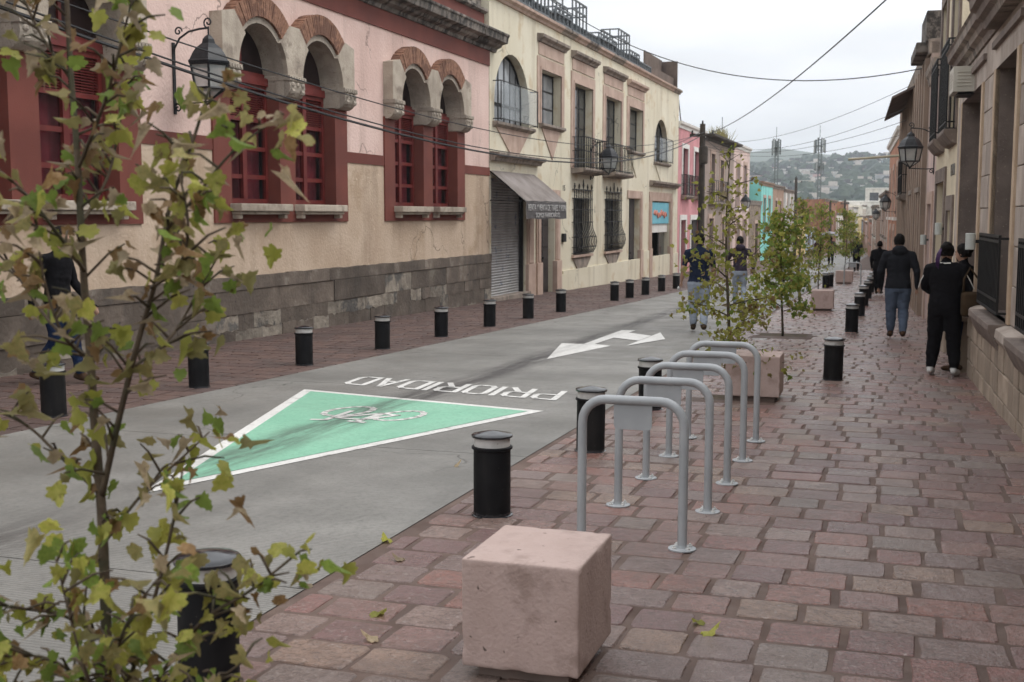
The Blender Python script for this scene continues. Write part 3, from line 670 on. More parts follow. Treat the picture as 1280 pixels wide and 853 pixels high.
def surround(a, b, c, d, t=0.34, p=0.03, bot=False):
    mb = MB(); rects_frame(mb, a-t, b+t, c-(t if bot else 0), d+t, t-0.002, -p, 0.05, bot); mb2 = mb
    rects_frame(mb, a-0.08, b+0.08, c, d+0.08, 0.078, -p-0.02, 0.05, False); return mb
def lattice_window(a, b, c, d, cols, rows, arch=0, glass=m_glassd, y=0.22, fm=None):
    win = empty('window', (0, 0, 0)); win.parent = C.root; fm = fm or m_iron
    mb = MB(); rects_frame(mb, a, b, c, d if not arch else d-arch, 0.06, y, y+0.05, True)
    for i in range(1, cols):
        x = a+(b-a)*i/cols; t = 0.0
        zt = d if not arch else d-arch+arch*sqrt(max(0, 1-((x-(a+b)/2)/((b-a)/2))**2))
        mb.box(x-0.028, x+0.028, y+0.006, y+0.044, c, zt)
    for j in range(1, rows): z = c+(d-c-arch*0.6)*j/rows; mb.box(a, b, y+0.01, y+0.04, z-0.025, z+0.025)
    if arch:
        pts = [((a+b)/2+(b-a)/2*0.98*cos(t*pi/12), d-arch+arch*0.98*sin(t*pi/12)) for t in range(13)]
        mb.tube([(p[0], y+0.02, p[1]) for p in pts], 0.04, 6)
    C.put(mb, 'frame', fm, win)
    xs_ = [a+(b-a)*i/cols for i in range(cols+1)]
    for i in range(cols):
        l, r_ = xs_[i]+0.028, xs_[i+1]-0.028
        if arch:
            m_, h_ = (a+b)/2, (b-a)/2
            top = [(l+(r_-l)*t/4, d-arch+arch*sqrt(max(0, 1-((l+(r_-l)*t/4-m_)/h_)**2))) for t in range(5)]
            mb = MB().prism([(l, c), (r_, c)] + top[::-1], y+0.02, y+0.026)
        else: mb = MB().box(l, r_, y+0.02, y+0.026, c, d)
        C.put(mb, 'pane', glass, win)
    return win
lattice_window(8.95, 11.85, 4.04, 5.86, 6, 2, 1.3, m_glassl); lattice_window(12.9, 14.95, 4.27, 5.78, 2, 3, 0, m_glassl)
lattice_window(16.42, 18.66, 3.15, 5.76, 3, 4); lattice_window(20.45, 22.75, 3.15, 5.74, 3, 4); lattice_window(24.05, 26.4, 4.08, 5.70, 2, 3)
lattice_window(28.85, 31.6, 3.86, 5.66, 5, 2, 1.2)
lattice_window(16.45, 18.40, 0.42, 2.22, 3, 3); lattice_window(20.55, 22.65, 0.42, 2.25, 3, 3)
for a, b, c, d in ((12.9, 14.95, 4.27, 5.78), (16.42, 18.66, 3.15, 5.76), (20.45, 22.75, 3.15, 5.74), (24.05, 26.4, 4.08, 5.70)):
    C.put(surround(a, b, c, d), 'stone_surround', m_psn)
    mb = MB().box(a-0.2, b+0.3, -0.026, 0.05, d+0.40, d+0.73); C.put(mb, 'panel', m_psn)
    mb = MB().run([(0.05, d+0.74), (-0.07, d+0.74), (-0.10, d+0.80), (-0.19, d+0.86), (-0.20, d+0.94), (0.05, d+0.97)], a-0.32, b+0.42); C.put(mb, 'hood', m_ledge if a < 24 else m_psn, bevel=0.008)
for a, b, z in ((8.8, 12.05, 4.04), (12.75, 15.1, 4.27), (23.95, 26.5, 4.08), (28.7, 31.8, 3.86)):
    C.put(MB().run([(0.25, z), (-0.14, z), (-0.15, z-0.07), (-0.04, z-0.13), (0.05, z-0.13)], a, b), 'sill', m_ledge, bevel=0.008)
    C.put(MB().prism([(a+0.25, z-0.13), (b-0.25, z-0.13), ((a+b)/2+0.15, z-0.98)], -0.03, 0.05), 'apron', m_psn if a < 20 else m_cream)
for a, b, z in ((16.25, 18.65, 0.42), (20.4, 22.85, 0.42)):
    C.put(MB().box(a, b, -0.10, 0.22, z-0.08, z), 'sill', m_psn, bevel=0.01)
    C.put(MB().prism([(a+0.05, z-0.08), (b-0.05, z-0.08), ((a+b)/2, z-0.80)], -0.035, 0.05), 'apron', m_ledge)
    gr = MB(); n = 11      # potbellied iron grille
    for i in range(n):
        x = a+0.12+(b-a-0.24)*i/(n-1)
        gr.tube([(x, -0.06, 2.50), (x, -0.07, 1.45), (x, -0.10, 1.22), (x, -0.20, 0.98), (x, -0.23, 0.80), (x, -0.17, 0.58), (x, -0.08, 0.45)], 0.018, 5)
    for z_, y_ in ((2.48, -0.06), (2.2, -0.065), (1.85, -0.07), (1.45, -0.075), (0.98, -0.2), (0.66, -0.2), (0.47, -0.1)):
        gr.box(a+0.05, b-0.05, y_-0.02, y_+0.02, z_-0.014, z_+0.014)
        for e in (a+0.06, b-0.06): gr.box(e-0.015, e+0.015, y_, 0.02, z_-0.012, z_+0.012)
    for i in range(5):
        x = a+0.15+(b-a-0.3)*i/4; k = 1 if i == 2 else 0.55
        gr.tube([(x, -0.06, 2.5), (x-0.07, -0.06, 2.5+0.12*k), (x, -0.06, 2.5+0.3*k), (x+0.07, -0.06, 2.5+0.12*k), (x, -0.06, 2.5)], 0.016, 5)
    C.put(gr, 'window_grille', m_iron)
def balcony(Bq, a, b, z, proj, h, pots=False, slab=m_ledge, bars=13):
    bal = empty('balcony', (0, 0, 0)); bal.parent = Bq.root
    Bq.put(MB().run([(0.05, z), (-proj-0.05, z), (-proj-0.05, z-0.06), (-proj, z-0.12), (-0.08, z-0.17), (0.05, z-0.17)], a, b), 'slab', slab, bal, bevel=0.008)
    mb = MB()
    for zz in (z+0.05, z+h*0.55, z+h):
        mb.box(a+0.05, b-0.05, -proj-0.012, -proj+0.012, zz-0.015, zz+0.015)
        for e in (a+0.06, b-0.06): mb.box(e-0.012, e+0.012, -proj, 0, zz-0.012, zz+0.012)
    for i in range(bars): x = a+0.06+(b-a-0.12)*i/(bars-1); mb.box(x-0.011, x+0.011, -proj-0.011, -proj+0.011, z, z+h)
    for i in range(1, 4):
        for e in (a+0.06, b-0.06): mb.box(e-0.01, e+0.01, -proj*i/4-0.01, -proj*i/4+0.01, z, z+h)
    Bq.put(mb, 'railing', m_iron, bal)
    return bal
balcony(C, 16.15, 19.0, 3.14, 0.42, 0.95); balcony(C, 20.15, 23.05, 3.14, 0.42, 0.95)
for a, b, z in ((8.85, 11.95, 4.06), (28.75, 31.7, 3.88)):   # light guard rails at the arched windows
    mb = MB()
    for zz in (z+0.04, z+0.98): mb.tube([(a, 0, zz), (a, -0.22, zz), (b, -0.22, zz), (b, 0, zz)], 0.014, 5)
    for e in (a, (a+b)/2, b): mb.tube([(e, -0.22, z), (e, -0.22, z+0.98)], 0.014, 5)
    C.put(mb, 'guard_rail', m_iron)
    C.put(MB().box(a+0.02, b-0.02, -0.215, -0.21, z+0.06, z+0.95), 'guard_pane', M('clear_guard_glass', (0.3, 0.33, 0.34), rough=0.06, alpha=0.28), None)
for a, b, z in ((8.3, 12.65, 3.05), (27.9, 33.7, 2.86)):
    C.put(MB().run([(0.05, z), (-0.12, z), (-0.15, z+0.08), (-0.26, z+0.11), (-0.27, z+0.2), (0.05, z+0.24)], max(a, 8.6), b), 'ledge', m_ledge, bevel=0.01)
# ground-floor doors and shutter
sh = MB(); n = 44
for i in range(n):
    z0 = -0.47+3.1*i/n; z1 = z0+3.1/n; sh.add([(8.7, 0.18, z0), (11.56, 0.18, z0), (11.56, 0.155, z0+0.045), (8.7, 0.155, z0+0.045), (8.7, 0.18, z1), (11.56, 0.18, z1)], [(0, 1, 2, 3), (3, 2, 5, 4)])
C.put(sh, 'roller_shutter', m_shut)
for a in (8.7, 11.46): C.put(MB().box(a, a+0.08, 0.06, 0.2, -0.7, 2.6), 'shutter_rail', m_iron)
C.put(MB().box(8.6, 11.7, -0.12, 0.2, -1.2, -0.42), 'door_step', m_ledge, bevel=0.02)
def pilaster(x0, x1, z1, mat=m_psn):
    mb = MB(); mb.box(x0, x1, -0.05, 0.06, -1.2, z1); mb.box(x0-0.05, x1+0.05, -0.09, 0.06, -1.2, 0.32); mb.box(x0+0.08, x1-0.08, -0.075, 0.0, 0.35, z1-0.1); C.put(mb, 'pilaster', mat, bevel=0.008)
pilaster(11.62, 12.2, 2.65); pilaster(12.48, 12.88, 2.4); pilaster(14.44, 14.86, 2.4)
C.put(MB().box(12.48, 14.86, -0.045, 0.06, 2.07, 2.42), 'lintel', m_psn, bevel=0.008)
def door(Bq, a, b, z0, z1, y=0.2, mat=m_brdoor, leaves=2, panels=4):
    d = empty('door', (0, 0, 0)); d.parent = Bq.root
    w_ = (b-a)/leaves
    for i in range(leaves):
        mb = MB(); l, r_ = a+i*w_+0.005, a+(i+1)*w_-0.005; mb.box(l, r_, y, y+0.05, z0, z1)
        h = (z1-z0-0.12)/panels
        for j in range(panels): mb.box(l+0.09*min(1, w_), r_-0.09*min(1, w_), y-0.018, y, z0+0.08+j*h, z0+0.04+(j+1)*h)
        Bq.put(mb, 'leaf', mat, d, bevel=0.006)
    Bq.put(MB().ball((a+(b-a)/2+0.07, y-0.04, z0+1.05), 0.035), 'handle', m_iron, d, smooth=True)
    return d
door(C, 12.92, 14.40, -0.62, 2.05); door(C, 24.25, 26.1, -0.82, 2.30)
pilaster(26.12, 26.5, 2.55, m_psn); C.put(MB().box(23.95, 26.5, -0.04, 0.06, 2.31, 2.60), 'lintel', m_psn, bevel=0.008)
for a, b in ((27.85, 28.28), (32.22, 32.7)): pilaster(a, b, 2.5)
C.put(MB().box(27.85, 32.7, -0.04, 0.06, 2.26, 2.62), 'lintel', m_psn, bevel=0.008)
sg = C.put(MB().box(28.35, 32.15, 0.02, 0.08, 1.32, 2.20), 'shop_sign', m_blue)
def text_mesh(s, size, mat, extrude=0.004):
    cu = bpy.data.curves.new('txt', 'FONT'); cu.body = s; cu.size = size; cu.extrude = extrude; cu.align_x = 'CENTER'
    o = bpy.data.objects.new('txt', cu); col.objects.link(o); dg = bpy.context.evaluated_depsgraph_get()
    me = bpy.data.meshes.new_from_object(o.evaluated_get(dg)); bpy.data.objects.remove(o)
    me.materials.clear(); me.materials.append(mat); return me
def put_text(parent, s, size, mat, loc, sx=1.0, rot=(pi/2, 0, 0)):
    o = bpy.data.objects.new('lettering', text_mesh(s, size, mat)); col.objects.link(o); o.parent = parent
    o.location = loc; o.rotation_euler = rot; o.scale = (sx, 1, 1); return o
mb = MB()      # smear of coral script on the blue sign
pts = [(28.9+0.14*i, 0.012, 1.72+0.11*sin(i*1.9)+0.05*sin(i*0.7)) for i in range(20)]
mb.tube(pts, 0.05, 6); C.put(mb, 'sign_script', m_coral, sg)
C.put(MB().box(28.35, 32.15, 0.08, 0.2, 0.95, 1.31), 'white_panel', m_wht)
mb = MB().box(28.6, 30.3, 0.5, 0.53, -0.75, 0.7); pt = C.put(mb, 'poster', M('dim_poster', (0.03, 0.022, 0.02), (0.16, 0.09, 0.06), sc=1.6, rough=0.7))
C.put(MB().box(30.9, 32.1, 0.2, 0.24, -1.0, 0.93), 'door_leaf', m_glassd)
# house number and intercom
put_text(C.root, '15', 0.24, m_iron, (15.35-8.58, -0.006, 2.42-C.zb), 1.3)
C.put(MB().box(15.1, 15.35, -0.10, 0.0, 0.86, 1.12), 'meter_box', m_iron, bevel=0.02)
# awning
aw = empty('awning', (0, 0, 0)); aw.parent = C.root
mb = MB(); n = 10; vs = []
for i in range(n+1):
    x = 8.6+(12.28-8.6)*i/n; sag = 0.02*sin(i*2.1)
    vs += [(x, -0.02, 2.80), (x, -0.45, 2.47+sag*0.7-0.02), (x, -0.95, 2.02+sag), (x, -0.95, 2.02+sag)]
mb.add(vs, [(4*i+j, 4*i+4+j, 4*i+5+j, 4*i+1+j) for i in range(n) for j in range(2)]); C.put(mb, 'canopy', m_awn, aw, smooth=True)
mb = MB(); vs = []
for i in range(n+1): x = 8.6+(12.28-8.6)*i/n; yy = -0.955-0.012*sin(i*2.5); vs += [(x, -0.955, 2.02+0.02*sin(i*2.1)), (x, yy-0.01, 1.58+0.012*sin(i*1.3))]
mb.add(vs, [(2*i, 2*i+2, 2*i+3, 2*i+1) for i in range(n)]); va = C.put(mb, 'valance', m_awnd, aw, smooth=True)
put_text(va, 'RENTA Y VENTA DE TRAJES Y ROPA', 0.235, m_let, (10.44-8.58, -0.985, 1.79-C.zb), 0.92)
put_text(va, 'SOMOS FABRICANTES', 0.17, m_let, (10.44-8.58, -0.985, 1.62-C.zb), 1.3)
mb = MB()
for x in (8.62, 12.26): mb.tube([(x, 0, 2.05), (x, -0.93, 2.03)], 0.014, 6); mb.tube([(x, 0, 2.78), (x, -0.93, 2.03)], 0.014, 6)
mb.tube([(8.6, -0.93, 2.03), (12.28, -0.93, 2.03)], 0.014, 6); C.put(mb, 'awning_frame', m_iron, aw)
# roof railing with cage posts
m_rail = M('grey_steel_rail', (0.10, 0.115, 0.125), (0.14, 0.15, 0.16), sc=6, rough=0.6)
def cage(mb, a, b, y0, y1, z0, z1, nb, nd=2, mids=()):
    t = 0.022
    for i in range(nb+1):
        x = a+(b-a)*i/nb
        for y in (y0, y1): mb.box(x-t, x+t, y-t, y+t, z0, z1)
    for j in range(1, nd):
        y = y0+(y1-y0)*j/nd
        for x in (a, b): mb.box(x-t, x+t, y-t, y+t, z0, z1)
    for z in (z0+0.04, z1, *mids):
        for y in (y0, y1): mb.box(a, b, y-t, y+t, z-t, z+t)
        for x in (a, b): mb.box(x-t, x+t, y0, y1, z-t, z+t)
mb = MB(); cage(mb, 9.2, 27.8, -0.02, 0.03, 7.26, 7.52, 52); C.put(mb, 'roof_railing', m_rail)
for a, b, h in ((10.0, 11.8, 0.42), (12.0, 13.4, 0.95), (14.1, 15.8, 0.42), (15.95, 17.6, 0.95), (19.2, 21.7, 0.40), (22.0, 23.7, 0.92), (23.8, 25.4, 0.42)):
    mb = MB(); cage(mb, a, b, -0.08, 0.55, 7.25, 7.25+h+0.03, 4, 2, (7.25+h*0.72,)); C.put(mb, 'roof_cage', m_rail)
mb = MB(); mb.box(30.2, 33.9, 0.75, 0.80, 7.2, 8.55); mb.box(33.85, 33.95, 0.05, 0.75, 7.2, 8.5); mb.box(28.0, 33.9, 0.2, 0.24, 7.25, 7.75)
C.put(mb, 'roof_screen', m_rust)
# ------------------------------------------------------------------ further houses on both sides
def wallmat(n, c, k=1.18): return M(n, c, tuple(min(0.8, q*k) for q in c), sc=0.7, rough=0.9, bump=0.006, bsc=25, streak=tuple(q*0.55 for q in c), samt=0.5, patch=tuple(q*0.85 for q in c), psc=1.0, plo=0.52, phi=0.64)
def house(name, label, side, u0, u1, zt, wm, wins=(), doors=(), fm=None, cm=None, depth=8, rails=(), cor=0.14, dx=0.0, plinth=None, sill=True, cat='house'):
    H = Bld(name, label, side, u0, cat, dx=dx); sg = 1 if side == 'L' else -1
    def rg(a, b): return (a, b) if sg > 0 else (-b, -a)
    ops = [(*rg(a, b), c, d, 0) for a, b, c, d in wins] + [(*rg(a, b), H.zb-2.0, d, 0) for a, b, d in doors]
    l, r_ = rg(u0, u1); zlo = H.zb-2.0
    H.put(MB().wall(l, r_, zlo, zt, ops, 0, 0.25), 'wall', wm)
    mb = MB(); mb.box(l, r_, 0.7, depth, zlo, zt-0.02)
    for e, fl in ((l, 0), (r_, 1)):
        q = [(e, 0, zlo), (e, 0.7, zlo), (e, 0.7, zt), (e, 0, zt)]; mb.add(q, [(0, 1, 2, 3) if fl else (3, 2, 1, 0)])
    H.put(mb, 'shell', wm)
    if cor: H.put(MB().run([(0.2, zt-0.25), (-0.04, zt-0.25), (-0.06, zt-0.12), (-cor, zt-0.06), (-cor-0.02, zt+0.05), (0.2, zt+0.07)], l, r_), 'cornice', cm or m_ledge, bevel=0.008)
    fm = fm or m_psn
    for a, b, c, d in wins:
        a, b = rg(a, b); win = empty('window', (0, 0, 0)); win.parent = H.root
        mb = MB(); rects_frame(mb, a-0.22, b+0.22, c-0.0, d+0.22, 0.218, -0.035, 0.05, False); H.put(mb, 'surround', fm, win)
        mb = MB(); rects_frame(mb, a, b, c, d, 0.06, 0.16, 0.21); mb.box((a+b)/2-0.035, (a+b)/2+0.035, 0.165, 0.205, c, d); mb.box(a, b, 0.17, 0.2, c+(d-c)*0.68-0.03, c+(d-c)*0.68+0.03); H.put(mb, 'frame', m_brdoor, win)
        for q in (0, 1): H.put(MB().box(a+0.06 if not q else (a+b)/2+0.035, (a+b)/2-0.035 if not q else b-0.06, 0.18, 0.186, c+0.06, d-0.06), 'pane', m_glassd, win)
        if sill: H.put(MB().box(a-0.26, b+0.26, -0.12, 0.1, c-0.11, c-0.002), 'sill', cm or m_ledge, win)
    for a, b, d in doors:
        a, b = rg(a, b); yb = 20+u0 if side == 'L' else 11.34+u0
        door(H, a, b, gz(yb)-0.35, d)
        mb = MB(); rects_frame(mb, a-0.24, b+0.24, zlo, d+0.24, 0.238, -0.035, 0.05, False); H.put(mb, 'door_surround', fm)
    for a, b, z, h in rails:
        a, b = rg(a, b); balcony(H, a, b, z, 0.22, h, bars=10)
    if plinth:
        mb = MB(); mb.box(l, r_, -0.04, 0.1, zlo, H.zb+0.55); H.put(mb, 'plinth', plinth)
    return H
m_h_pink = wallmat('rose_plaster', (0.52, 0.24, 0.25)); m_h_brown = wallmat('mauve_brown_plaster', (0.30, 0.235, 0.20)); m_h_pale = wallmat('pale_pink_plaster', (0.55, 0.42, 0.38))
m_h_stone = M('rubble_stone', (0.20, 0.16, 0.12), (0.32, 0.25, 0.185), sc=6, rough=0.95, bump=0.03, bsc=8, patch=(0.14, 0.10, 0.08), psc=2.5)
m_h_turq = wallmat('turquoise_plaster', (0.22, 0.55, 0.50)); m_h_umber = wallmat('umber_plaster', (0.30, 0.20, 0.145)); m_h_grey = wallmat('grey_plaster', (0.42, 0.38, 0.34))
m_h_brick = M('old_brick_wall', (0.24, 0.11, 0.065), (0.32, 0.155, 0.09), sc=3, rough=0.95, bump=0.01, bsc=20, streak=(0.13, 0.075, 0.055), samt=0.6)
m_h_yellow = wallmat('yellow_plaster', (0.58, 0.44, 0.20)); m_h_orange = wallmat('orange_plaster', (0.40, 0.20, 0.13)); m_h_white = wallmat('white_house_plaster', (0.60, 0.57, 0.52))
m_h_sky = wallmat('pale_blue_plaster', (0.38, 0.47, 0.55)); m_h_ochre = wallmat('ochre_plaster', (0.46, 0.30, 0.13)); m_h_redd = wallmat('brick_red_plaster', (0.36, 0.12, 0.085))

h1 = house('rose_house', 'rose pink house with two white framed balcony windows', 'L', 34.12, 41.4, 5.85, m_h_pink, [(35.2, 36.6, 2.6, 4.75), (38.3, 39.7, 2.6, 4.75)], [(34.9, 36.2, 1.45), (37.6, 40.6, 1.45)], fm=m_wht, cm=m_wht, rails=[(34.9, 36.9, 2.58, 0.95), (38.0, 40.0, 2.58, 0.95)], sill=False)
h2 = house('brown_stone_house', 'mauve brown house with wide iron balcony behind the wooden pole', 'L', 41.42, 51.9, 5.75, m_h_brown, [(43.4, 44.7, 2.4, 4.9), (46.6, 47.9, 2.4, 4.7), (47.5, 48.4, -0.2, 1.5)], [(43.0, 44.5, 1.5), (49.6, 50.9, 1.5)], rails=[(42.7, 48.7, 2.35, 1.15)], cor=0.5, cm=M('dark_eave', (0.05, 0.042, 0.037), (0.09, 0.075, 0.065), sc=3, rough=0.95), sill=False)
h3 = house('pale_pink_house', 'pale pink house with tall upper windows and white cornice', 'L', 51.92, 59.3, 5.9, m_h_pale, [(53.2, 54.5, 2.1, 4.8), (56.4, 57.7, 2.1, 4.8)], [(53.4, 54.8, 1.4), (56.4, 58.0, 1.4)], cm=m_wht)
h4 = house('rubble_stone_house', 'low rubble stone house with dark doorway before the turquoise house', 'L', 59.32, 65.9, 2.6, m_h_stone, [], [(62.5, 64.3, 1.1)], cor=0.08)
mb = MB(); mb.box(59.4, 65.8, 2.0, 7.5, 2.6, 4.3); mb.box(60.0, 65.9, 1.2, 7.6, 4.3, 4.45); h4.put(mb, 'upper_room', m_h_umber)
h5 = house('turquoise_house', 'bright turquoise plastered house with narrow upper windows', 'L', 65.92, 73.2, 4.0, m_h_turq, [(67.3, 68.6, 0.6, 2.9), (70.4, 71.7, 0.6, 2.9)], [], cm=m_h_umber)
h6 = house('umber_house', 'umber brown house with two long windows and iron balcony', 'L', 73.22, 81.4, 3.95, m_h_umber, [(75.0, 76.3, 0.2, 2.8), (78.2, 79.5, 0.2, 2.8)], [(74.8, 76.2, -0.6)], rails=[(74.4, 80.2, 0.15, 1.0)], sill=False)
h7 = house('pilastered_house', 'grey house front with pale pilasters beside the umber house', 'L', 81.42, 90.2, 3.8, m_h_grey, [(83.2, 84.4, -0.1, 2.9), (86.8, 88.0, -0.1, 2.9)], [], cm=m_ledge)
mb = MB()
for x in (81.8, 85.2, 88.8): mb.box(x, x+0.7, -0.16, 0.1, -3.5, 3.5)
h7.put(mb, 'pilaster', m_wht)
h8 = house('yellow_house', 'low yellow house half hidden behind the pavement trees', 'L', 90.22, 104, 1.5, m_h_yellow, [(93, 94.4, -1.0, 0.7)], [(97, 98.6, 0.2)], cor=0.1)
h9 = house('brick_gable_house', 'tall bare brick house standing forward of the yellow house', 'L', 118, 140, 3.45, m_h_brick, [(122, 124, -0.4, 2.0), (129, 131, -0.4, 2.0), (135, 137, -0.4, 2.0)], [(125.5, 127.5, -1.2)], dx=0.9, cor=0.2)
h10 = house('pale_blue_shop', 'low pale blue shop front just before the brick house', 'L', 104.02, 117.9, 0.3, m_h_sky, [(107, 110, -1.6, -0.5)], [(113, 115, -0.4)], cor=0.08)
FARL = [(140.2, 156, 1.9, m_h_white, 'white'), (156.2, 170, 3.6, m_h_brick, 'brick'), (170.2, 186, 1.6, m_h_pale, 'pale pink'), (186.2, 205, 3.0, m_h_grey, 'grey'), (205.2, 226, 1.5, m_h_yellow, 'yellow'), (226.2, 250, 3.6, m_h_white, 'whitewashed'), (250.2, 280, 1.4, m_h_redd, 'dark red')]
for a, b, z, m_, nm in FARL:
    n = int((b-a)/5); house('street_house', f'far {nm} house on the left side of the street', 'L', a, b, z, m_, [(a+1.5+i*5, a+2.8+i*5, z-2.6, z-0.9) for i in range(n)], [(a+1.4, a+2.9, z-3.9)] if z > 2.5 else [], cor=0.15, dx=0.9)

# right side
m_ash = M('ashlar_stone', (0.31, 0.255, 0.215), (0.43, 0.365, 0.315), sc=2.0, rough=0.9, bump=0.008, bsc=35, bdet=5, streak=(0.17, 0.13, 0.105), ssc=2, samt=0.6, vary=0.16)
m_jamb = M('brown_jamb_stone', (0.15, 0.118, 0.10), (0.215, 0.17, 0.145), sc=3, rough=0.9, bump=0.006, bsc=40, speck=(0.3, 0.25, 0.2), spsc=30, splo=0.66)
m_base = M('base_block_stone', (0.26, 0.205, 0.155), (0.35, 0.28, 0.215), sc=2.5, rough=0.92, bump=0.014, bsc=25, bdet=5, streak=(0.13, 0.10, 0.08), samt=0.5, vary=0.18)
S = Bld('ashlar_stone_building', 'pinkish ashlar stone building with heavy cornice at the right edge', 'R', 0)
WN = [(-3.0, -1.2), (0.3, 2.1), (3.6, 5.4), (6.9, 8.7)]      # local x = -u
ops = [(-7.2, -4.5, -1, 3.28, 0)] + [(a, b, 0.62, 3.28, 0) for a, b in WN]
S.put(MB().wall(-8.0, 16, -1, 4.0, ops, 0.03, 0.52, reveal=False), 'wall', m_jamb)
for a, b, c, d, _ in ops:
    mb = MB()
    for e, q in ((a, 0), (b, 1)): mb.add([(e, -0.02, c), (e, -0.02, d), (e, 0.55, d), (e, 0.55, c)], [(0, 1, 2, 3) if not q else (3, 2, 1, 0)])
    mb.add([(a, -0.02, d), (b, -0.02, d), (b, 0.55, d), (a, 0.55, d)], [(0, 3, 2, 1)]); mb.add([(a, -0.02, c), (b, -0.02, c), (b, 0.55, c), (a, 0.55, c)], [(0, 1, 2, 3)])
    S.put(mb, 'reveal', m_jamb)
mb = MB(); mb.box(-8.0, 16, 0.62, 8, -1, 4.2); mb.box(-8.0, -7.6, 0.05, 0.62, -1, 4.2); mb.box(15.6, 16, 0.05, 0.62, -1, 4.2); S.put(mb, 'shell', m_ash)
# ashlar stones on the piers between the openings, course by course
r = random.Random(9); piers = [(-4.5, -3.0), (-1.2, 0.3), (2.1, 3.6)]
for a, b in piers:
    z = 0.62; k = 0
    while z < 3.26:
        z1 = min(3.28, z+0.38); cuts = [a+0.16, (a+b)/2+(0.2 if k % 2 else -0.2), b-0.16]
        for l, q in zip(cuts, cuts[1:]):
            S.put(MB().box(l+0.004, q-0.004, -r.uniform(0, .008), 0.03, z+0.004, z1-0.004), 'ashlar', m_ash, bevel=0.01)
        z = z1; k += 1
for a, b, z in ((-8.0, -7.22, -0.6), (5.4, 6.9, 0.6), (8.7, 16, 0.6)): S.put(MB().box(a, b, -0.01, 0.03, z, 3.28), 'pier', m_ash)
x = -8.0
while x < 6:
    e = x+1.3; S.put(MB().box(x+0.004, e-0.004, -0.006, 0.03, 3.285, 3.72), 'ashlar', m_ash, bevel=0.012); x = e
S.put(MB().box(6, 16, -0.006, 0.03, 3.285, 3.72), 'upper_course', m_ash)
m_edge = M('tan_jamb_edge', (0.42, 0.31, 0.215), (0.50, 0.38, 0.27), sc=4, rough=0.9, bump=0.005, bsc=40)
for a, b in [(-7.2, -4.5)] + WN[:2]:
    lo = -0.6 if a == -7.2 else 0.62
    for e0, e1 in ((a-0.16, a), (b, b+0.16)):
        S.put(MB().box(e0, e1, -0.03, 0.03, lo, 3.28), 'jamb', m_edge, bevel=0.008)
    S.put(MB().box(a-0.3, b+0.3, -0.05, 0.02, 3.52, 3.60), 'drip_mould', m_jamb, bevel=0.008)
prof = [(0.1, 3.72), (-0.03, 3.72), (-0.05, 3.80), (-0.11, 3.83), (-0.13, 3.90), (-0.19, 3.93), (-0.20, 4.03), (-0.23, 4.06), (0.1, 4.12)]
x = -8.0
while x < 15.9:
    e = min(16, x+R.uniform(0.8, 1.4)); mb = MB(); j = 0.0 if x < -3.6 else -0.12
    mb.run([(p[0]+(j if p[0] < 0 else 0), p[1]) for p in prof], x+0.003, e-0.003); S.put(mb, 'cornice_stone', m_ledge if R.random() < .3 else m_jamb, bevel=0.008); x = e
# base of dressed blocks
r = random.Random(21); x = -4.4
S.put(MB().box(-4.45, 16, -0.05, 0.05, -1, 0.44), 'base_core', m_base)
for z0, z1 in ((0.19, 0.44), (-0.07, 0.185), (-0.33, -0.075), (-0.6, -0.335)):
    x = -4.42+(r.random()*0.2)
    while x < 4.0:
        e = x+r.uniform(0.28, 0.5); S.put(MB().box(x+0.005, e-0.005, -0.085-r.uniform(0, .012), 0, z0+0.004, z1-0.004), 'block', m_base, bevel=0.012); x = e
S.put(MB().run([(0.05, 0.44), (-0.11, 0.44), (-0.14, 0.50), (-0.13, 0.58), (-0.05, 0.61), (0.05, 0.62)], -4.42, 16), 'sill_course', m_ash, bevel=0.01)
mb = MB(); mb.box(-5.05, -4.5, -0.16, 0.1, -0.8, 0.36); mb.box(-5.1, -4.45, -0.20, 0.1, 0.36, 0.44); S.put(mb, 'door_pedestal', m_base, bevel=0.03)
mb = MB(); mb.box(-7.75, -7.2, -0.16, 0.1, -0.8, 0.36); mb.box(-7.8, -7.15, -0.20, 0.1, 0.36, 0.44); S.put(mb, 'door_pedestal', m_base, bevel=0.03)
door(S, -7.2, -4.5, -0.5, 3.28, 0.5, M('blue_black_door', (0.015, 0.017, 0.03), (0.03, 0.033, 0.05), sc=5, rough=0.5), 2, 5)
for a, b in WN:
    win = empty('window', (0, 0, 0)); win.parent = S.root
    mb = MB(); rects_frame(mb, a, b, 0.62, 3.28, 0.08, 0.46, 0.53); mb.box((a+b)/2-0.05, (a+b)/2+0.05, 0.46, 0.53, 0.7, 3.2); S.put(mb, 'frame', m_brdoor, win)
    for q in (0, 1): S.put(MB().box(a+0.08 if not q else (a+b)/2+0.05, (a+b)/2-0.05 if not q else b-0.08, 0.5, 0.506, 0.7, 3.2), 'pane', m_glassd, win)
    if a < 3:
        mb = MB()
        for z in (0.72, 0.84, 1.42, 1.47): mb.box(a-0.04, b+0.04, -0.125, -0.10, z-0.014, z+0.014)
        for e in (a-0.03, b+0.03):
            for z in (0.72, 1.45): mb.box(e-0.012, e+0.012, -0.11, 0.05, z-0.012, z+0.012)
        for i in range(17): x = a-0.03+(b-a+0.06)*i/16; mb.box(x-0.011, x+0.011, -0.124, -0.102, 0.72, 1.47)
        S.put(mb, 'window_grille', m_iron, win)
        S.put(MB().run([(0.05, 0.62), (-0.2, 0.62), (-0.2, 0.56), (-0.15, 0.45), (-0.10, 0.36), (0.05, 0.36)], a-0.12, b+0.12), 'bracket_sill', m_jamb, win, bevel=0.01)
m_ac = M('beige_ac_casing', (0.46, 0.43, 0.36), (0.52, 0.49, 0.42), sc=4, rough=0.6)
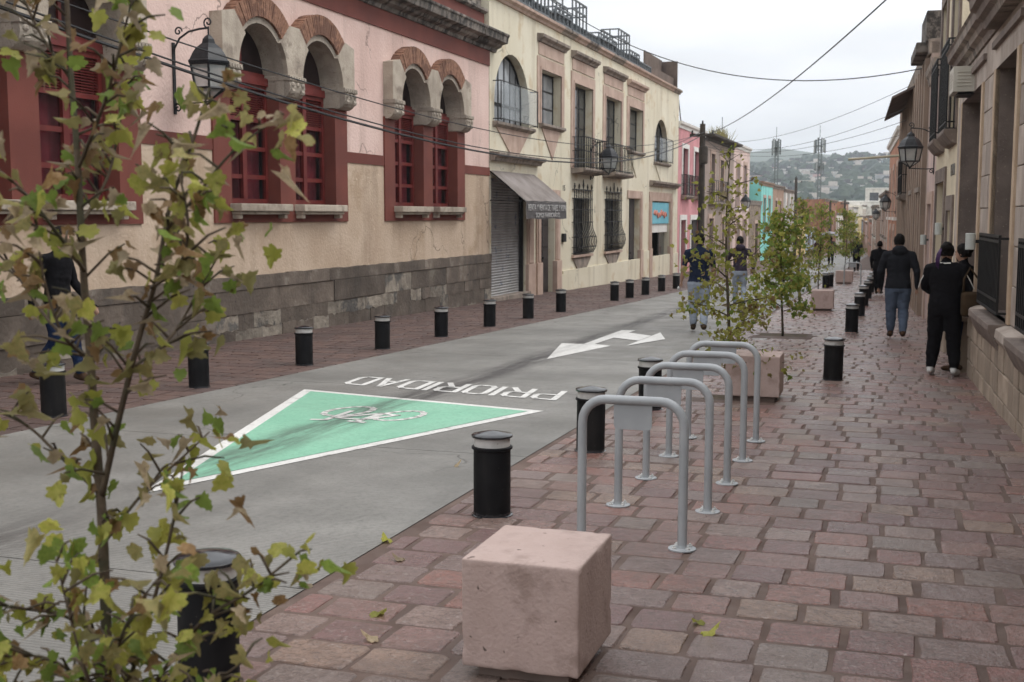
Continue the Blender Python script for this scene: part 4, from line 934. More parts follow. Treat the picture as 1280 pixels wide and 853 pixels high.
mb = MB(); mb.box(-6.35, -5.7, -0.27, 0.03, 3.30, 3.63)
for i in range(5): mb.box(-5.705, -5.69, -0.22, -0.04, 3.37+i*0.045, 3.385+i*0.045)
for i in range(5): mb.box(-6.25, -5.8, -0.276, -0.265, 3.37+i*0.045, 3.385+i*0.045)
acb = S.put(mb, 'ac', m_ac, bevel=0.01); ac = empty('air_conditioner', S.root.matrix_basis @ Vector((-6.0, -0.12, 3.30-S.zb)), S.root.rotation_euler.z, 'beige air conditioner box mounted above the stone doorway', 'air conditioner')
acb.name = 'casing'; acb.parent = ac; acb.location = (6.0, 0.12, -3.30+S.zb); 
mb = MB(); mb.box(-6.3, -5.75, -0.2, 0.0, 3.27, 3.298); o = S.put(mb, 'shelf', m_iron); o.parent = ac; o.location = acb.location

m_h_cream = wallmat('cream_right_plaster', (0.60, 0.52, 0.38))
r1 = house('cream_corner_house', 'tall cream house with black window guards right of the lantern', 'R', 8.02, 12.9, 7.2, m_h_cream, [(8.45, 9.65, 3.0, 5.4), (11.0, 12.2, 3.0, 5.4)], [(8.55, 9.5, 1.75), (10.3, 12.3, 2.25)], fm=m_jamb, sill=False)
def guard(H, a, b, z0, z1):
    mb = MB(); p = 0.16
    for z in (z0, z0+0.1, z1-0.1, z1):
        mb.box(a, b, -p-0.012, -p+0.012, z-0.012, z+0.012)
        for e in (a, b): mb.box(e-0.012, e+0.012, -p, 0, z-0.012, z+0.012)
    for i in range(14): x = a+(b-a)*i/13; mb.box(x-0.011, x+0.011, -p-0.011, -p+0.011, z0, z1)
    for i in range(1, 3):
        for e in (a, b): mb.box(e-0.01, e+0.01, -p*i/3-0.01, -p*i/3+0.01, z0, z1)
    H.put(mb, 'window_guard', m_iron)
    H.put(MB().run([(0.05, z0-0.01), (-0.20, z0-0.01), (-0.2, z0-0.07), (-0.15, z0-0.14), (-0.08, z0-0.22), (0.05, z0-0.25)], a-0.06, b+0.06), 'bracket_slab', m_jamb, bevel=0.01)
guard(r1, -9.8, -8.3, 3.0, 4.35); guard(r1, -12.4, -10.85, 3.0, 4.35)
put_text(r1.root, 'EL MIRO', 0.26, M('grey_wall_lettering', (0.2, 0.19, 0.17), rough=0.9), (0.72-1.45, -0.006, 2.30-r1.zb), 0.85)
r2 = house('pale_rose_house', 'narrow pale rose house front behind the nearest right lantern', 'R', 12.92, 15.6, 4.6, m_h_pale, [], [(13.5, 14.8, 1.9)], fm=m_psn, cor=0.1)
r3 = house('weathered_stone_house', 'weathered stone house with leaning timber eave and small balcony', 'R', 15.62, 31.0, 5.3, m_h_brown, [(17.0, 18.2, 2.3, 4.4), (20.5, 21.7, 2.3, 4.4), (24.5, 25.7, 2.3, 4.4), (28.0, 29.2, 2.3, 4.4)], [(16.6, 17.8, 1.6), (20.0, 21.3, 1.6), (23.4, 24.7, 1.6), (27.2, 28.6, 1.6)], rails=[(23.8, 26.6, 2.25, 1.0)], cor=0.06)
mb = MB()
for x in range(16, 31, 1): mb.box(-x-0.35, -x, -0.10, 0.05, -1.5, 5.0)
r3.put(mb, 'pilaster_strip', wallmat('strip_stone', (0.26, 0.195, 0.15)))
mb = MB()
for i in range(9):
    a = -21.0-i*0.85; mb.add([(a, 0.05, 4.95), (a-0.84, 0.05, 4.95), (a-0.84, -0.62, 4.62), (a, -0.62, 4.62), (a, 0.05, 5.01), (a-0.84, 0.05, 5.01), (a-0.84, -0.62, 4.68), (a, -0.62, 4.68)], [(0, 1, 2, 3), (7, 6, 5, 4), (2, 1, 5, 6), (3, 2, 6, 7), (0, 3, 7, 4), (1, 0, 4, 5)])
r3.put(mb, 'timber_eave', m_rust)
mb = MB(); mb.box(-17.6, -15.7, -0.12, 0.7, 5.3, 5.95); mb.box(-18.4, -16, -0.3, 0.6, 5.12, 5.34); r3.put(mb, 'roof_block', m_mouldy, bevel=0.03)
r4 = house('orange_house', 'orange pink house front under the second right lantern', 'R', 31.02, 44, 4.6, m_h_orange, [(33, 34.2, 1.6, 3.4), (37, 38.2, 1.6, 3.4), (41, 42.2, 1.6, 3.4)], [(35, 36.2, 1.1), (39, 40.2, 1.1)], cm=m_wht)
FARR = [(44.2, 58, 2.7, m_h_grey, 'grey'), (58.2, 72, 1.9, m_h_umber, 'umber'), (72.2, 88, 2.3, m_h_white, 'white'), (88.2, 104, 1.3, m_h_redd, 'brick red'), (104.2, 122, 1.6, m_h_orange, 'orange'), (122.2, 146, 0.9, m_h_pale, 'pale pink'), (146.2, 172, 1.5, m_h_ochre, 'ochre'), (172.2, 205, 0.9, m_h_sky, 'pale blue')]
for a, b, z, m_, nm in FARR:
    n = int((b-a)/4); house('street_house', f'far {nm} house on the right side of the street', 'R', a, b, z, m_, [(a+1.3+i*4, a+2.5+i*4, z-2.0, z-0.6) for i in range(n)] if z > 1 else [], [(a+1.2+i*4, a+2.6+i*4, z-2.5) for i in range(n)], cor=0.14)
# buildings closing the view at the end of the street
def end_block(name, label, x, y, w_, h, d, m_, rows, cols, extra=None):
    zb = terrain(x, y); o = empty(name, (x, y, zb), 0, label, 'building')
    ops = [(-w_/2+w_*(i+0.25)/cols, -w_/2+w_*(i+0.75)/cols, h*(j+0.3)/rows, h*(j+0.8)/rows, 0) for i in range(cols) for j in range(rows)]
    MB().wall(-w_/2, w_/2, 0, h, ops, 0, 0.3).build('wall', m_, o)
    mb = MB(); mb.box(-w_/2, w_/2, 0.6, d, 0, h-0.05); mb.add([(-w_/2, 0, 0), (-w_/2, 0.6, 0), (-w_/2, 0.6, h), (-w_/2, 0, h)], [(3, 2, 1, 0)]); mb.add([(w_/2, 0, 0), (w_/2, 0.6, 0), (w_/2, 0.6, h), (w_/2, 0, h)], [(0, 1, 2, 3)]); mb.build('shell', m_, o)
    MB().run([(0.3, h), (-0.1, h), (-0.15, h+0.25), (0.3, h+0.3)], -w_/2, w_/2).build('cornice', m_wht, o)
    for q in ops: MB().box(q[0], q[1], 0.25, 0.3, q[2], q[3]).build('window', m_glassd, o)
    return o
end_block('white_school_block', 'long white block with square windows closing the far street', -7.5, 268, 12, 9.3, 10, m_h_white, 3, 6)
end_block('far_brick_block', 'far dark red block behind the white block', -11.5, 300, 10, 8.0, 10, m_h_redd, 2, 4)
end_block('far_yellow_block', 'small far yellow block left of the white block', -15.5, 282, 7, 8.2, 8, m_h_yellow, 2, 3)
end_block('far_frame_block', 'white open frame block above the far street end', -3.4, 330, 9, 14.5, 10, m_h_white, 3, 2)
# ------------------------------------------------------------------ hill houses, woods, mountain
m_wood = M('far_woodland', (0.018, 0.034, 0.020), (0.042, 0.062, 0.032), sc=0.12, rough=0.95, vary=0.2)
def lump(r, n=7, m=5):
    mb = MB(); mb.ball((0, 0, 0), 1.0, n, m)
    mb.v = [tuple(Vector(p)*r.uniform(0.72, 1.25)) for p in mb.v]; return mb
r = random.Random(77); lumps = [lump(r) for _ in range(10)]
mb = MB()
def hill_x(y, px): return (px-1120)/1588*y
for k in range(3600):
    y = r.uniform(430, 1420); px = r.uniform(880, 1180) if k < 3000 else r.uniform(300, 1500); x = hill_x(y, px)+r.uniform(-8, 8)
    dens = 0.5+0.5*sin(x*0.045+1.3)*sin(y*0.02+0.4)
    if 760 < y < 1330 and r.random() > 0.12+0.5*dens: continue
    s_ = r.uniform(2.6, 6.5)*(1.0 if y < 900 else 1.15); z = terrain(x, y); l = r.choice(lumps); hgt = s_*r.uniform(0.7, 1.25)
    ca, sa = cos(k), sin(k)
    mb.add([(x+(p[0]*ca-p[1]*sa)*s_, y+(p[0]*sa+p[1]*ca)*s_, z+hgt*0.55+p[2]*hgt) for p in l.v], l.f)
wood = mb.build('hill_woodland', m_wood); stuff(wood); tag(wood, 'dark green wood covering the far hill')
hm = [wallmat(f'hill_house_{n}', c) for n, c in (('white', (0.60, 0.58, 0.55)), ('cream', (0.55, 0.48, 0.38)), ('terracotta', (0.40, 0.20, 0.14)), ('grey', (0.40, 0.40, 0.41)), ('pink', (0.52, 0.33, 0.31)), ('blue', (0.36, 0.48, 0.52)))]
names = ('white', 'cream', 'terracotta', 'grey', 'pink', 'blue')
protos = []
for k in range(6):
    r2 = random.Random(k); mb = MB(); w_, d_, h_ = 1, 0.8, 0.7
    mb.wall(-0.5, 0.5, 0, h_, [(-0.32, -0.14, 0.25, 0.5, 0), (0.12, 0.3, 0.25, 0.5, 0)], -0.4, 0.06)
    mb.add([(-.5, -.4, 0), (-.5, .4, 0), (-.5, .4, h_), (-.5, -.4, h_), (.5, -.4, 0), (.5, .4, 0), (.5, .4, h_), (.5, -.4, h_)], [(3, 2, 1, 0), (4, 5, 6, 7), (1, 5, 6, 2)])
    mb.mi = 1; mb.box(-0.53, 0.53, -0.43, 0.43, h_, h_+0.06); mb.box(0.05, 0.42, -0.1, 0.35, h_+0.06, h_+0.3)
    mb.box(-0.32, -0.14, -0.345, -0.34, 0.25, 0.5); mb.box(0.12, 0.3, -0.345, -0.34, 0.25, 0.5)
    o = mb.build('hill_house_proto', [hm[k], m_h_grey if k % 2 else m_brdoor]); protos.append(o.data); bpy.data.objects.remove(o)
r = random.Random(31); n = 0; placed = []
while n < 290:
    y = r.uniform(560, 1330); px = r.uniform(925, 1125); x = hill_x(y, px)
    band = 0.5+0.5*sin(x*0.045+1.3)*sin(y*0.02+0.4)
    if r.random() < band*0.55 or (y < 720 and px > 1015) or (y < 800 and px > 1040 and r.random() < 0.9): continue
    if any(abs(x-a) < 7 and abs(y-b) < 8 for a, b in placed): continue
    placed.append((x, y)); k = r.choices(range(6), (7, 3, 1.5, 2, 1.5, 0.8))[0]
    o = bpy.data.objects.new('hill_house', protos[k]); col.objects.link(o); s_ = r.uniform(5.5, 11)
    o.location = (x, y, terrain(x, y)+0.4); o.scale = (s_, s_, s_*r.uniform(0.7, 1.1)); o.rotation_euler = (0, 0, r.uniform(-0.5, 0.5))
    tag(o, f'small {names[k]} house among the trees on the far hill', 'house', 'houses scattered on the far hill'); n += 1
# mountain range behind
mb = MB(); nx, ny = 60, 8
for j in range(ny):
    for i in range(nx):
        x = -2200+4400*i/(nx-1); y = 1650+600*j/(ny-1); t = j/(ny-1)
        pk = 96 + 30*math.exp(-((x+170)/110)**2) + 25*math.exp(-((x+700)/260)**2) + 5*sin(x*0.011) + 3*sin(x*0.031+2)
        mb.v.append((x, y, -10+pk*sin(min(1, t*1.5)*pi/2)))
mb.faces([(j*nx+i, j*nx+i+1, (j+1)*nx+i+1, (j+1)*nx+i) for j in range(ny-1) for i in range(nx-1)])
struct(tag(mb.build('mountain', M('far_mountain', (0.05, 0.07, 0.04), (0.085, 0.09, 0.06), sc=0.004, rough=1), smooth=True), 'hazy blue mountain fading into low cloud'))
# damp air
mb = MB(); mb.box(-4200, 4200, -100, 2700, -72, 150)
hz = mb.build('haze', M('haze_air', (1, 1, 1)))
hm_ = hz.data.materials[0]; t_ = hm_.node_tree; t_.nodes.clear()
ho = N(t_, 'ShaderNodeOutputMaterial'); pv = N(t_, 'ShaderNodeVolumePrincipled'); pv.inputs['Color'].default_value = (0.86, 0.93, 1.0, 1); pv.inputs['Density'].default_value = 0.00033; pv.inputs['Anisotropy'].default_value = 0.0
t_.links.new(pv.outputs[0], ho.inputs['Volume']); stuff(hz); tag(hz, 'thin damp haze hanging over the town and hills')
# ------------------------------------------------------------------ street furniture
m_blk = M('black_bollard_paint', (0.007, 0.007, 0.008), (0.012, 0.012, 0.013), sc=6, rough=0.6, rough2=0.45, spec=0.12, streak=(0.035, 0.031, 0.028), ssc=6, samt=0.45, speck=(0.07, 0.065, 0.06), spsc=45, splo=0.72)
m_cap = M('wet_bollard_cap', (0.012, 0.013, 0.015), (0.03, 0.031, 0.034), sc=14, rough=0.1, rough2=0.2, spec=0.5)
m_refl = M('white_reflector_band', (0.42, 0.41, 0.39), (0.52, 0.51, 0.49), sc=10, rough=0.45, speck=(0.3, 0.29, 0.27), spsc=30, splo=0.68)
def make_bollard():
    o = empty('bollard', (0, 0, 0))
    MB().lathe([(0.126, -0.02), (0.126, 0.003), (0.122, 0.005), (0.114, 0.006), (0.114, 0.02)], 28).build('base_plate', m_cap, o, smooth='auto')
    MB().lathe([(0.112, 0.0), (0.112, 0.395), (0.1165, 0.400), (0.1235, 0.404), (0.1235, 0.416), (0.112, 0.420)], 28).build('body', m_blk, o, smooth='auto')
    MB().lathe([(0.109, 0.418), (0.109, 0.472)], 28).build('reflector_band', m_refl, o, smooth='auto')
    MB().lathe([(0.112, 0.470), (0.124, 0.474), (0.125, 0.486), (0.118, 0.492), (0.09, 0.497), (0.04, 0.508), (0.002, 0.512)], 28).build('cap', m_cap, o, smooth='auto')
    return o
b0 = make_bollard(); nb = [0]
ORD = ['nearest', 'second', 'third', 'fourth', 'fifth', 'sixth', 'seventh', 'eighth', 'ninth', 'tenth', 'eleventh', 'twelfth', 'thirteenth', 'fourteenth']
def bollard(x, y, label, group):
    o = b0 if nb[0] == 0 else copy_tree(b0); nb[0] += 1
    o.location = (x, y, gz(y)); o.rotation_euler = (R.gauss(0, 0.006), R.gauss(0, 0.006), R.uniform(0, 6)); tag(o, label, 'bollard', group)
left = [(-7.33, 9.05), (-7.24, 11.32), (-7.22, 13.74), (-7.17, 16.10), (-7.13, 18.40), (-7.10, 20.80), (-7.06, 23.12), (-7.0, 25.40), (-6.92, 30.36), (-6.85, 31.9), (-6.8, 33.8), (-6.76, 36.1), (-6.68, 38.2)]
for i, (x, y) in enumerate(left): bollard(x, y, f'{ORD[i]} black bollard of the row along the far pavement', 'bollards along the far pavement')
for i, (x, y) in enumerate([(-2.39, 3.75), (-2.27, 6.69), (-2.23, 8.98), (-2.23, 11.38), (-2.15, 40.9), (-2.06, 41.9)]):
    lab = ['black bollard half hidden by the foreground tree leaves', 'black bollard standing behind the pink stone cube', 'black bollard seen through the nearest bicycle stand', 'black bollard behind the middle bicycle stands', 'far bollard beside the distant stone cube, left of its pair', 'far bollard beside the distant stone cube, right of its pair'][i]
    bollard(x, y, lab, 'bollards along the near road edge')
for i, (x, y) in enumerate([(-0.65, 14.46), (-0.69, 21.99), (-0.68, 26.5), (-0.69, 30.6), (-0.68, 34.4), (-0.68, 38.2), (-0.68, 42.2)]): bollard(x, y, f'{ORD[i]} black bollard of the row left of the walking man', 'bollards along the right walkway')

m_cube = M('pink_cast_stone', (0.40, 0.30, 0.265), (0.47, 0.36, 0.325), sc=3.5, rough=0.8, bump=0.004, bsc=60, speck=(0.13, 0.095, 0.08), spsc=22, splo=0.68, patch=(0.30, 0.22, 0.19), psc=3.5, plo=0.48, phi=0.68, streak=(0.27, 0.195, 0.17), ssc=5, samt=0.45)
m_plinth = M('dark_brown_plinth', (0.13, 0.095, 0.08), (0.18, 0.135, 0.115), sc=5, rough=0.8)  # plinth colour darker than the block it carries
def rough_block(mb, sx, sy, h, n=22):
    rr = random.Random(int(sx*1000)); rd = 0.009; hs = (sx/2, sy/2, h/2); chips = []
    for k in range(16):
        ax = rr.randrange(3); c = [rr.choice((-1, 1))*hs[i] for i in range(3)]; c[ax] = rr.uniform(-1, 1)*hs[ax]; chips.append((Vector(c), rr.uniform(0.012, 0.035), rr.uniform(0.004, 0.011)))
    for ax in range(3):
        for sg in (-1, 1):
            a, b = (ax+1) % 3, (ax+2) % 3; vs = []
            for i in range(n+1):
                for j in range(n+1):
                    f = lambda t: sin((t/n-0.5)*pi)   # denser towards the edges
                    p = [0, 0, 0]; p[ax] = sg*hs[ax]; p[a] = f(i)*hs[a]; p[b] = f(j)*hs[b]; p = Vector(p)
                    q = Vector([max(-hs[k]+rd, min(hs[k]-rd, p[k])) for k in range(3)]); d = p-q
                    if d.length > 1e-6: p = q+d.normalized()*rd
                    for c, rad, dep in chips:
                        t = (p-c).length/rad
                        if t < 1: p = p-p.normalized()*dep*(1-t*t)
                    p = p*(1+0.004*mnoise.noise(p*7)+0.002*mnoise.noise(p*25))
                    vs.append((p.x, p.y, p.z+h/2+0.05))
            fs = [(i*(n+1)+j, (i+1)*(n+1)+j, (i+1)*(n+1)+j+1, i*(n+1)+j+1) for i in range(n) for j in range(n)]
            mb.add(vs, fs if sg > 0 else [q[::-1] for q in fs])
def cube(x, y, label, sx=0.46, sy=0.52, h=0.42):
    o = empty('stone_cube_seat', (x, y, gz(y)), R.uniform(-.01, .01), label, 'seat', 'pink stone cube seats')
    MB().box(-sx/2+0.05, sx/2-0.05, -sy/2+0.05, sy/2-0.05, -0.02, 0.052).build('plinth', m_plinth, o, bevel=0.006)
    me = MB(); n = 1
    rough_block(me, sx, sy, h); q = me.build('block', m_cube, o, smooth=True)
    return o
cube(-1.29, 4.38, 'large pink stone cube seat in the foreground')
cube(-1.35, 12.53, 'pink stone cube seat behind the farthest bicycle stand', 0.55)
cube(-1.55, 28.3, 'pink stone cube seat beyond the green pavement tree', 0.5)
cube(-1.72, 45.0, 'small distant pink stone cube seat behind the lone bicycle stand', 0.6)

m_stand = M('grey_powder_coat', (0.30, 0.315, 0.325), (0.345, 0.36, 0.37), sc=5, rough=0.42, spec=0.45, speck=(0.24, 0.25, 0.255), spsc=50, splo=0.7)
m_nut = M('zinc_nuts', (0.62, 0.62, 0.60), rough=0.4, metal=0.3)
def make_stand():
    o = empty('bicycle_stand', (0, 0, 0)); w_, h, rr = 0.28, 0.795, 0.13
    path = [(-w_, 0, 0.0), (-w_, 0, 0.3), (-w_, 0, h-rr)] + [(-w_+rr-rr*cos(t*pi/12), 0, h-rr+rr*sin(t*pi/12)) for t in range(1, 7)]
    path += [(-p[0], p[1], p[2]) for p in path[::-1]]
    MB().tube(path, 0.0255, 16).build('hoop', m_stand, o, smooth='auto')
    mb = MB(); pl = [(-0.105, h-0.018), (0.105, h-0.018), (0.105, h-0.135), (0.098, h-0.155), (0.08, h-0.16), (-0.08, h-0.16), (-0.098, h-0.155), (-0.105, h-0.135)]
    mb.prism(pl, -0.004, 0.004); mb.build('plate', m_stand, o, bevel=0.001)
    for s_ in (-1, 1):
        f = MB().lathe([(0.076, 0.0), (0.076, 0.007), (0.073, 0.009), (0.03, 0.010), (0.027, 0.022)], 24, (s_*w_, 0, 0)).build('flange', m_stand, o, smooth='auto')
        for k in range(4):
            a = pi/4+k*pi/2; MB().lathe([(0.013, 0.008), (0.013, 0.017), (0.007, 0.018), (0.006, 0.027)], 6, (s_*w_+0.052*cos(a), 0.052*sin(a), 0)).build('nut', m_nut, f)
    return o
s0 = make_stand()
for i, y in enumerate((6.25, 7.17, 8.05, 8.93, 9.83, 43.3)):
    o = s0 if i == 0 else copy_tree(s0); x = -1.32 if i < 5 else -1.38; o.location = (x, y, gz(y)); o.rotation_euler = (-math.atan(SLOPE), 0, 0)
    tag(o, ['nearest grey hoop bicycle stand, right behind the stone cube', 'second grey hoop bicycle stand from the foreground cube', 'middle one of the five grey hoop bicycle stands', 'fourth grey hoop bicycle stand from the foreground cube', 'farthest of the five grey hoop bicycle stands', 'lone distant grey bicycle stand by the far stone cube'][i], 'bicycle stand', 'grey hoop bicycle stands')

# ------------------------------------------------------------------ street lanterns
m_lant = M('black_lantern_metal', (0.012, 0.013, 0.015), (0.02, 0.021, 0.024), sc=10, rough=0.42, spec=0.3)
m_lpane = M('lantern_glass', (0.42, 0.45, 0.44), (0.55, 0.57, 0.55), sc=5, rough=0.15, alpha=0.5, spec=0.6)
m_bulb = M('opal_lamp_tube', (0.75, 0.73, 0.68), rough=0.4)
def spiral(c, r0, r1, a0, turns, n=16, plane='xz'):
    pts = []
    for i in range(n+1):
        t = i/n; a = a0+turns*2*pi*t; q = r0+(r1-r0)*t; pts.append((c[0]+q*cos(a), c[1], c[2]+q*sin(a)))
    return pts
def make_lantern():
    """origin on the wall; arm reaches out along -y (drawn in x=0 plane as y,z)"""
    o = empty('wall_lantern', (0, 0, 0)); L_ = 0.62      # reach
    body = empty('lantern_head', (0, -L_, 0)); body.parent = o
    mb = MB(); mb.lathe([(0.335, 0.0), (0.34, 0.03), (0.315, 0.05), (0.27, 0.14), (0.215, 0.22), (0.15, 0.27), (0.11, 0.30), (0.095, 0.36), (0.06, 0.40), (0.02, 0.43)], 6, (0, 0, 0), pi/6); mb.build('roof', m_lant, body)
    def hexp(r_, z, k): a = pi/6+k*pi/3; return (r_*cos(a), r_*sin(a), z)
    mb = MB()
    for k in range(6):
        mb.tube([hexp(0.305, 0.0, k), hexp(0.235, -0.36, k)], 0.018, 5); mb.tube([hexp(0.235, -0.36, k), (0, 0, -0.53)], 0.014, 5)
        mb.tube([hexp(0.305, -0.01, k), hexp(0.305, -0.01, k+1)], 0.02, 5); mb.tube([hexp(0.235, -0.36, k), hexp(0.235, -0.36, k+1)], 0.02, 5)
    mb.ball((0, 0, -0.54), 0.03); mb.build('cage', m_lant, body)
    for k in range(6):
        MB().add([hexp(0.232, -0.36, k), hexp(0.232, -0.36, k+1), hexp(0.30, -0.01, k+1), hexp(0.30, -0.01, k)], [(0, 1, 2, 3)]).build('pane', m_lpane, body)
        MB().add([hexp(0.23, -0.365, k), hexp(0.23, -0.365, k+1), (0, 0, -0.525)], [(2, 1, 0)]).build('lower_pane', m_lpane, body)
    MB().lathe([(0.02, -0.32), (0.035, -0.3), (0.035, -0.08), (0.02, -0.06)], 10).build('lamp', m_bulb, body, smooth='auto')
    mb = MB()
    mb.tube([(0, 0, 0.12), (0, -0.03, 0.26), (0, -0.12, 0.40), (0, -0.28, 0.49), (0, -0.46, 0.52), (0, -L_, 0.53)], 0.016, 6)
    mb.tube([(0, -L_, 0.42), (0, -L_, 0.55)], 0.014, 6)
    for c, r0, a0, tn in (((0, -L_-0.0, 0.61), 0.085, -pi/2, 1.3), ((0, -0.10, 0.50), 0.07, pi, -1.2), ((0, -0.06, -0.63), 0.07, 0, 1.3)):
        mb.tube([(p[1], c[1]+(p[0]-c[0]), p[2]) for p in spiral((0, 0, c[2]), r0, 0.015, a0, tn)] if c[0] else [(0, c[1]+p[0], p[2]) for p in spiral((0, 0, c[2]), r0, 0.015, a0, tn)], 0.013, 5)
    mb.tube([(0, 0.0, -0.56), (0, -0.2, -0.57), (0, -L_, -0.545)], 0.014, 6)
    mb.tube([(0, -0.01, 0.3), (0, -0.01, -0.7)], 0.014, 6)
    mb.build('bracket', m_lant, o)
    MB().box(-0.03, 0.03, -0.02, 0.0, -0.72, 0.34).build('wall_plate', m_lant, o)
    return o
def wall_pt(side, u, z):
    if side == 'L': return (-9.85+sin(AL)*u+0.005, 20+cos(AL)*u, z), pi/2-AL
    return (1.12+sin(AR)*u-0.005, 11.34+cos(AR)*u, z), -pi/2-AR
l0 = make_lantern()
LN = [('L', -4.95, 3.80, 0.95, 'black wall lantern hanging on the pink building beside the arched windows'), ('L', 18.5, 3.55, 1.0, 'black wall lantern in front of the cream building balcony'), ('L', 53.0, 2.5, 0.95, 'black wall lantern on the pale pink house down the street'),
      ('R', 13.4, 2.98, 0.72, 'nearest black lantern on the right house fronts'), ('R', 33.5, 2.15, 0.62, 'second black lantern on the right house fronts'), ('R', 52.0, 1.75, 0.6, 'third and smallest black lantern on the right house fronts')]
for i, (sd, u, z, sc_, lab) in enumerate(LN):
    o = l0 if i == 0 else copy_tree(l0); p, rz = wall_pt(sd, u, z); o.location = p; o.rotation_euler.z = rz; o.scale = (sc_,)*3; tag(o, lab, 'lantern', 'black wall lanterns')
# short white wall lights of the right-hand buildings
m_can = M('grey_white_lamp_can', (0.45, 0.47, 0.44), (0.52, 0.54, 0.50), sc=6, rough=0.5)
for i, (u, z, lab) in enumerate(((4.25, 1.36, 'short white cylinder wall light beside the stone doorway'), (9.95, 1.45, 'short white cylinder wall light on the cream corner house'), (14.3, 1.18, 'short white cylinder wall light on the pale rose house'))):
    p, rz = wall_pt('R', u, z); o = empty('cylinder_wall_light', p, rz, lab, 'wall light', 'white cylinder wall lights')
    MB().lathe([(0.055, -0.10), (0.06, -0.095), (0.06, 0.095), (0.055, 0.10)], 16, (0, -0.10, 0)).build('can', m_can, o, smooth='auto')
    MB().box(-0.02, 0.02, -0.06, 0.0, -0.02, 0.02).build('mount', m_iron, o)

# ------------------------------------------------------------------ poles, masts, wires
m_pole = M('dark_timber_pole', (0.035, 0.028, 0.022), (0.06, 0.048, 0.038), sc=4, rough=0.9, bump=0.004, bsc=30)
def pole(x, y, top, rad, label, arms=True, trans=False):
    zb = gz(y); o = empty('utility_pole', (x, y, zb), 0, label, 'pole', 'timber utility poles'); h = top-zb
    MB().tube([(0, 0, -0.3), (0, 0, h*0.5), (0, 0, h)], [rad, rad*0.88, rad*0.75], 10).build('shaft', m_pole, o, smooth='auto')
    if arms: MB().box(-0.55, 0.55, -0.06, 0.06, h-0.55, h-0.42).build('crossarm', m_pole, o)
    for k in (-0.45, 0, 0.45): MB().lathe([(0.03, 0), (0.05, 0.04), (0.03, 0.08), (0.045, 0.12), (0.02, 0.15)], 8, (k, 0, h-0.42 if k else h)).build('insulator', m_iron, o)
    if trans: MB().lathe([(0.16, -0.45), (0.2, -0.4), (0.2, 0.25), (0.15, 0.32)], 12, (0.1, -0.32, h-1.3)).build('junction_can', m_pole, o, smooth='auto')
    return o
pole(-8.2, 53.0, 5.65, 0.16, 'thick dark timber pole in front of the rose and brown houses', True, True)
pole(-8.2, 105, 4.85, 0.15, 'slim timber pole before the bare brick house', False)
pole(-7.0, 138, 3.15, 0.16, 'timber pole right of the bare brick house', False)
pole(-6.3, 160, 3.6, 0.17, 'farthest timber pole near the end of the street', True)
m_mast = M('galvanised_mast', (0.10, 0.12, 0.12), (0.15, 0.17, 0.17), sc=2, rough=0.6)
m_pan = M('grey_antenna_panel', (0.28, 0.30, 0.30), rough=0.6)
def mast(x, y, top, label, lo=True):
    zb = gz(y); o = empty('radio_mast', (x, y, zb), 0, label, 'mast', 'telecom masts behind the houses'); h = top-zb
    mb = MB(); r_ = 0.30
    for k in range(3): a = 2*pi*k/3; mb.tube([(r_*cos(a), r_*sin(a), 0), (r_*cos(a), r_*sin(a), h)], 0.075, 5)
    z = 0.5
    while z < h-0.4:
        for k in range(3):
            a, b = 2*pi*k/3, 2*pi*(k+1)/3; mb.tube([(r_*cos(a), r_*sin(a), z), (r_*cos(b), r_*sin(b), z+0.4)], 0.03, 4)
        z += 0.5
    mb.build('lattice', m_mast, o)
    MB().tube([(0, 0, h), (0, 0, h+1.8)], 0.04, 5).build('whip', m_mast, o)
    for ring, (hh, n, rr, sz) in enumerate(((h-1.3, 6, 0.8, 2.0), (h-4.3, 5, 0.6, 1.2)) if lo else ((h-1.2, 5, 0.6, 2.2),)):
        MB().lathe([(rr-0.1, 0), (rr-0.05, 0.05), (rr-0.1, 0.1)], 10, (0, 0, hh)).build('ring_frame', m_mast, o)
        for k in range(n):
            a = 2*pi*k/n+0.3; mb = MB(); mb.box(-0.12, 0.12, -0.08, 0.08, -sz/2, sz/2); q = mb.build('panel_antenna', m_pan if k % 2 else m_mast, o, bevel=0.02); q.location = (rr*cos(a), rr*sin(a), hh+R.uniform(-.2, .3)); q.rotation_euler.z = a+pi/2
    return o
mast(-11.2, 186, 13.2, 'taller telecom mast with two clusters of panel antennas', True)
mast(-17.2, 182, 12.8, 'slimmer telecom mast above the turquoise house', False)
# thin roof aerial
ar = empty('roof_aerial', (-10.6, 76.5, 4.3), 0, 'thin television aerial on the roof of the rubble stone house', 'aerial')
mb = MB().tube([(0, 0, -0.1), (0, 0, 3.5)], 0.025, 5); mb.build('mast_tube', m_mast, ar)
mb = MB()
for k in range(4): mb.tube([(-0.35, 0, 1.6+k*0.06), (0.35, 0, 1.6+k*0.06)], 0.012, 4)
mb.box(-0.28, 0.28, -0.04, 0.04, 1.25, 1.55); mb.build('reflector', m_iron, ar)
ar = empty('roof_pole', (-10.2, 58.2, 5.8), 0, 'bent pipe strut on the roof of the rose house', 'pipe')
MB().tube([(0.0, -2.4, 0.0), (0, 0.0, 1.55), (0, 0.9, 0.3)], 0.03, 5).build('strut', m_mast, ar)
m_wire = M('black_cable', (0.015, 0.015, 0.016), rough=0.6)
def wire(a, b, sag, rad, label, grp='overhead cables'):
    a, b = Vector(a), Vector(b); pts = [a.lerp(b, t/28) - Vector((0, 0, sag*4*(t/28)*(1-t/28))) for t in range(29)]
    m0 = pts[14]; mb = MB().tube([tuple(p-a) for p in pts], rad, 5); o = mb.build('cable', m_wire); o.location = a; tag(o, label, 'cable', grp)
WIRES = []
PT = (-8.2, 53, 5.15)
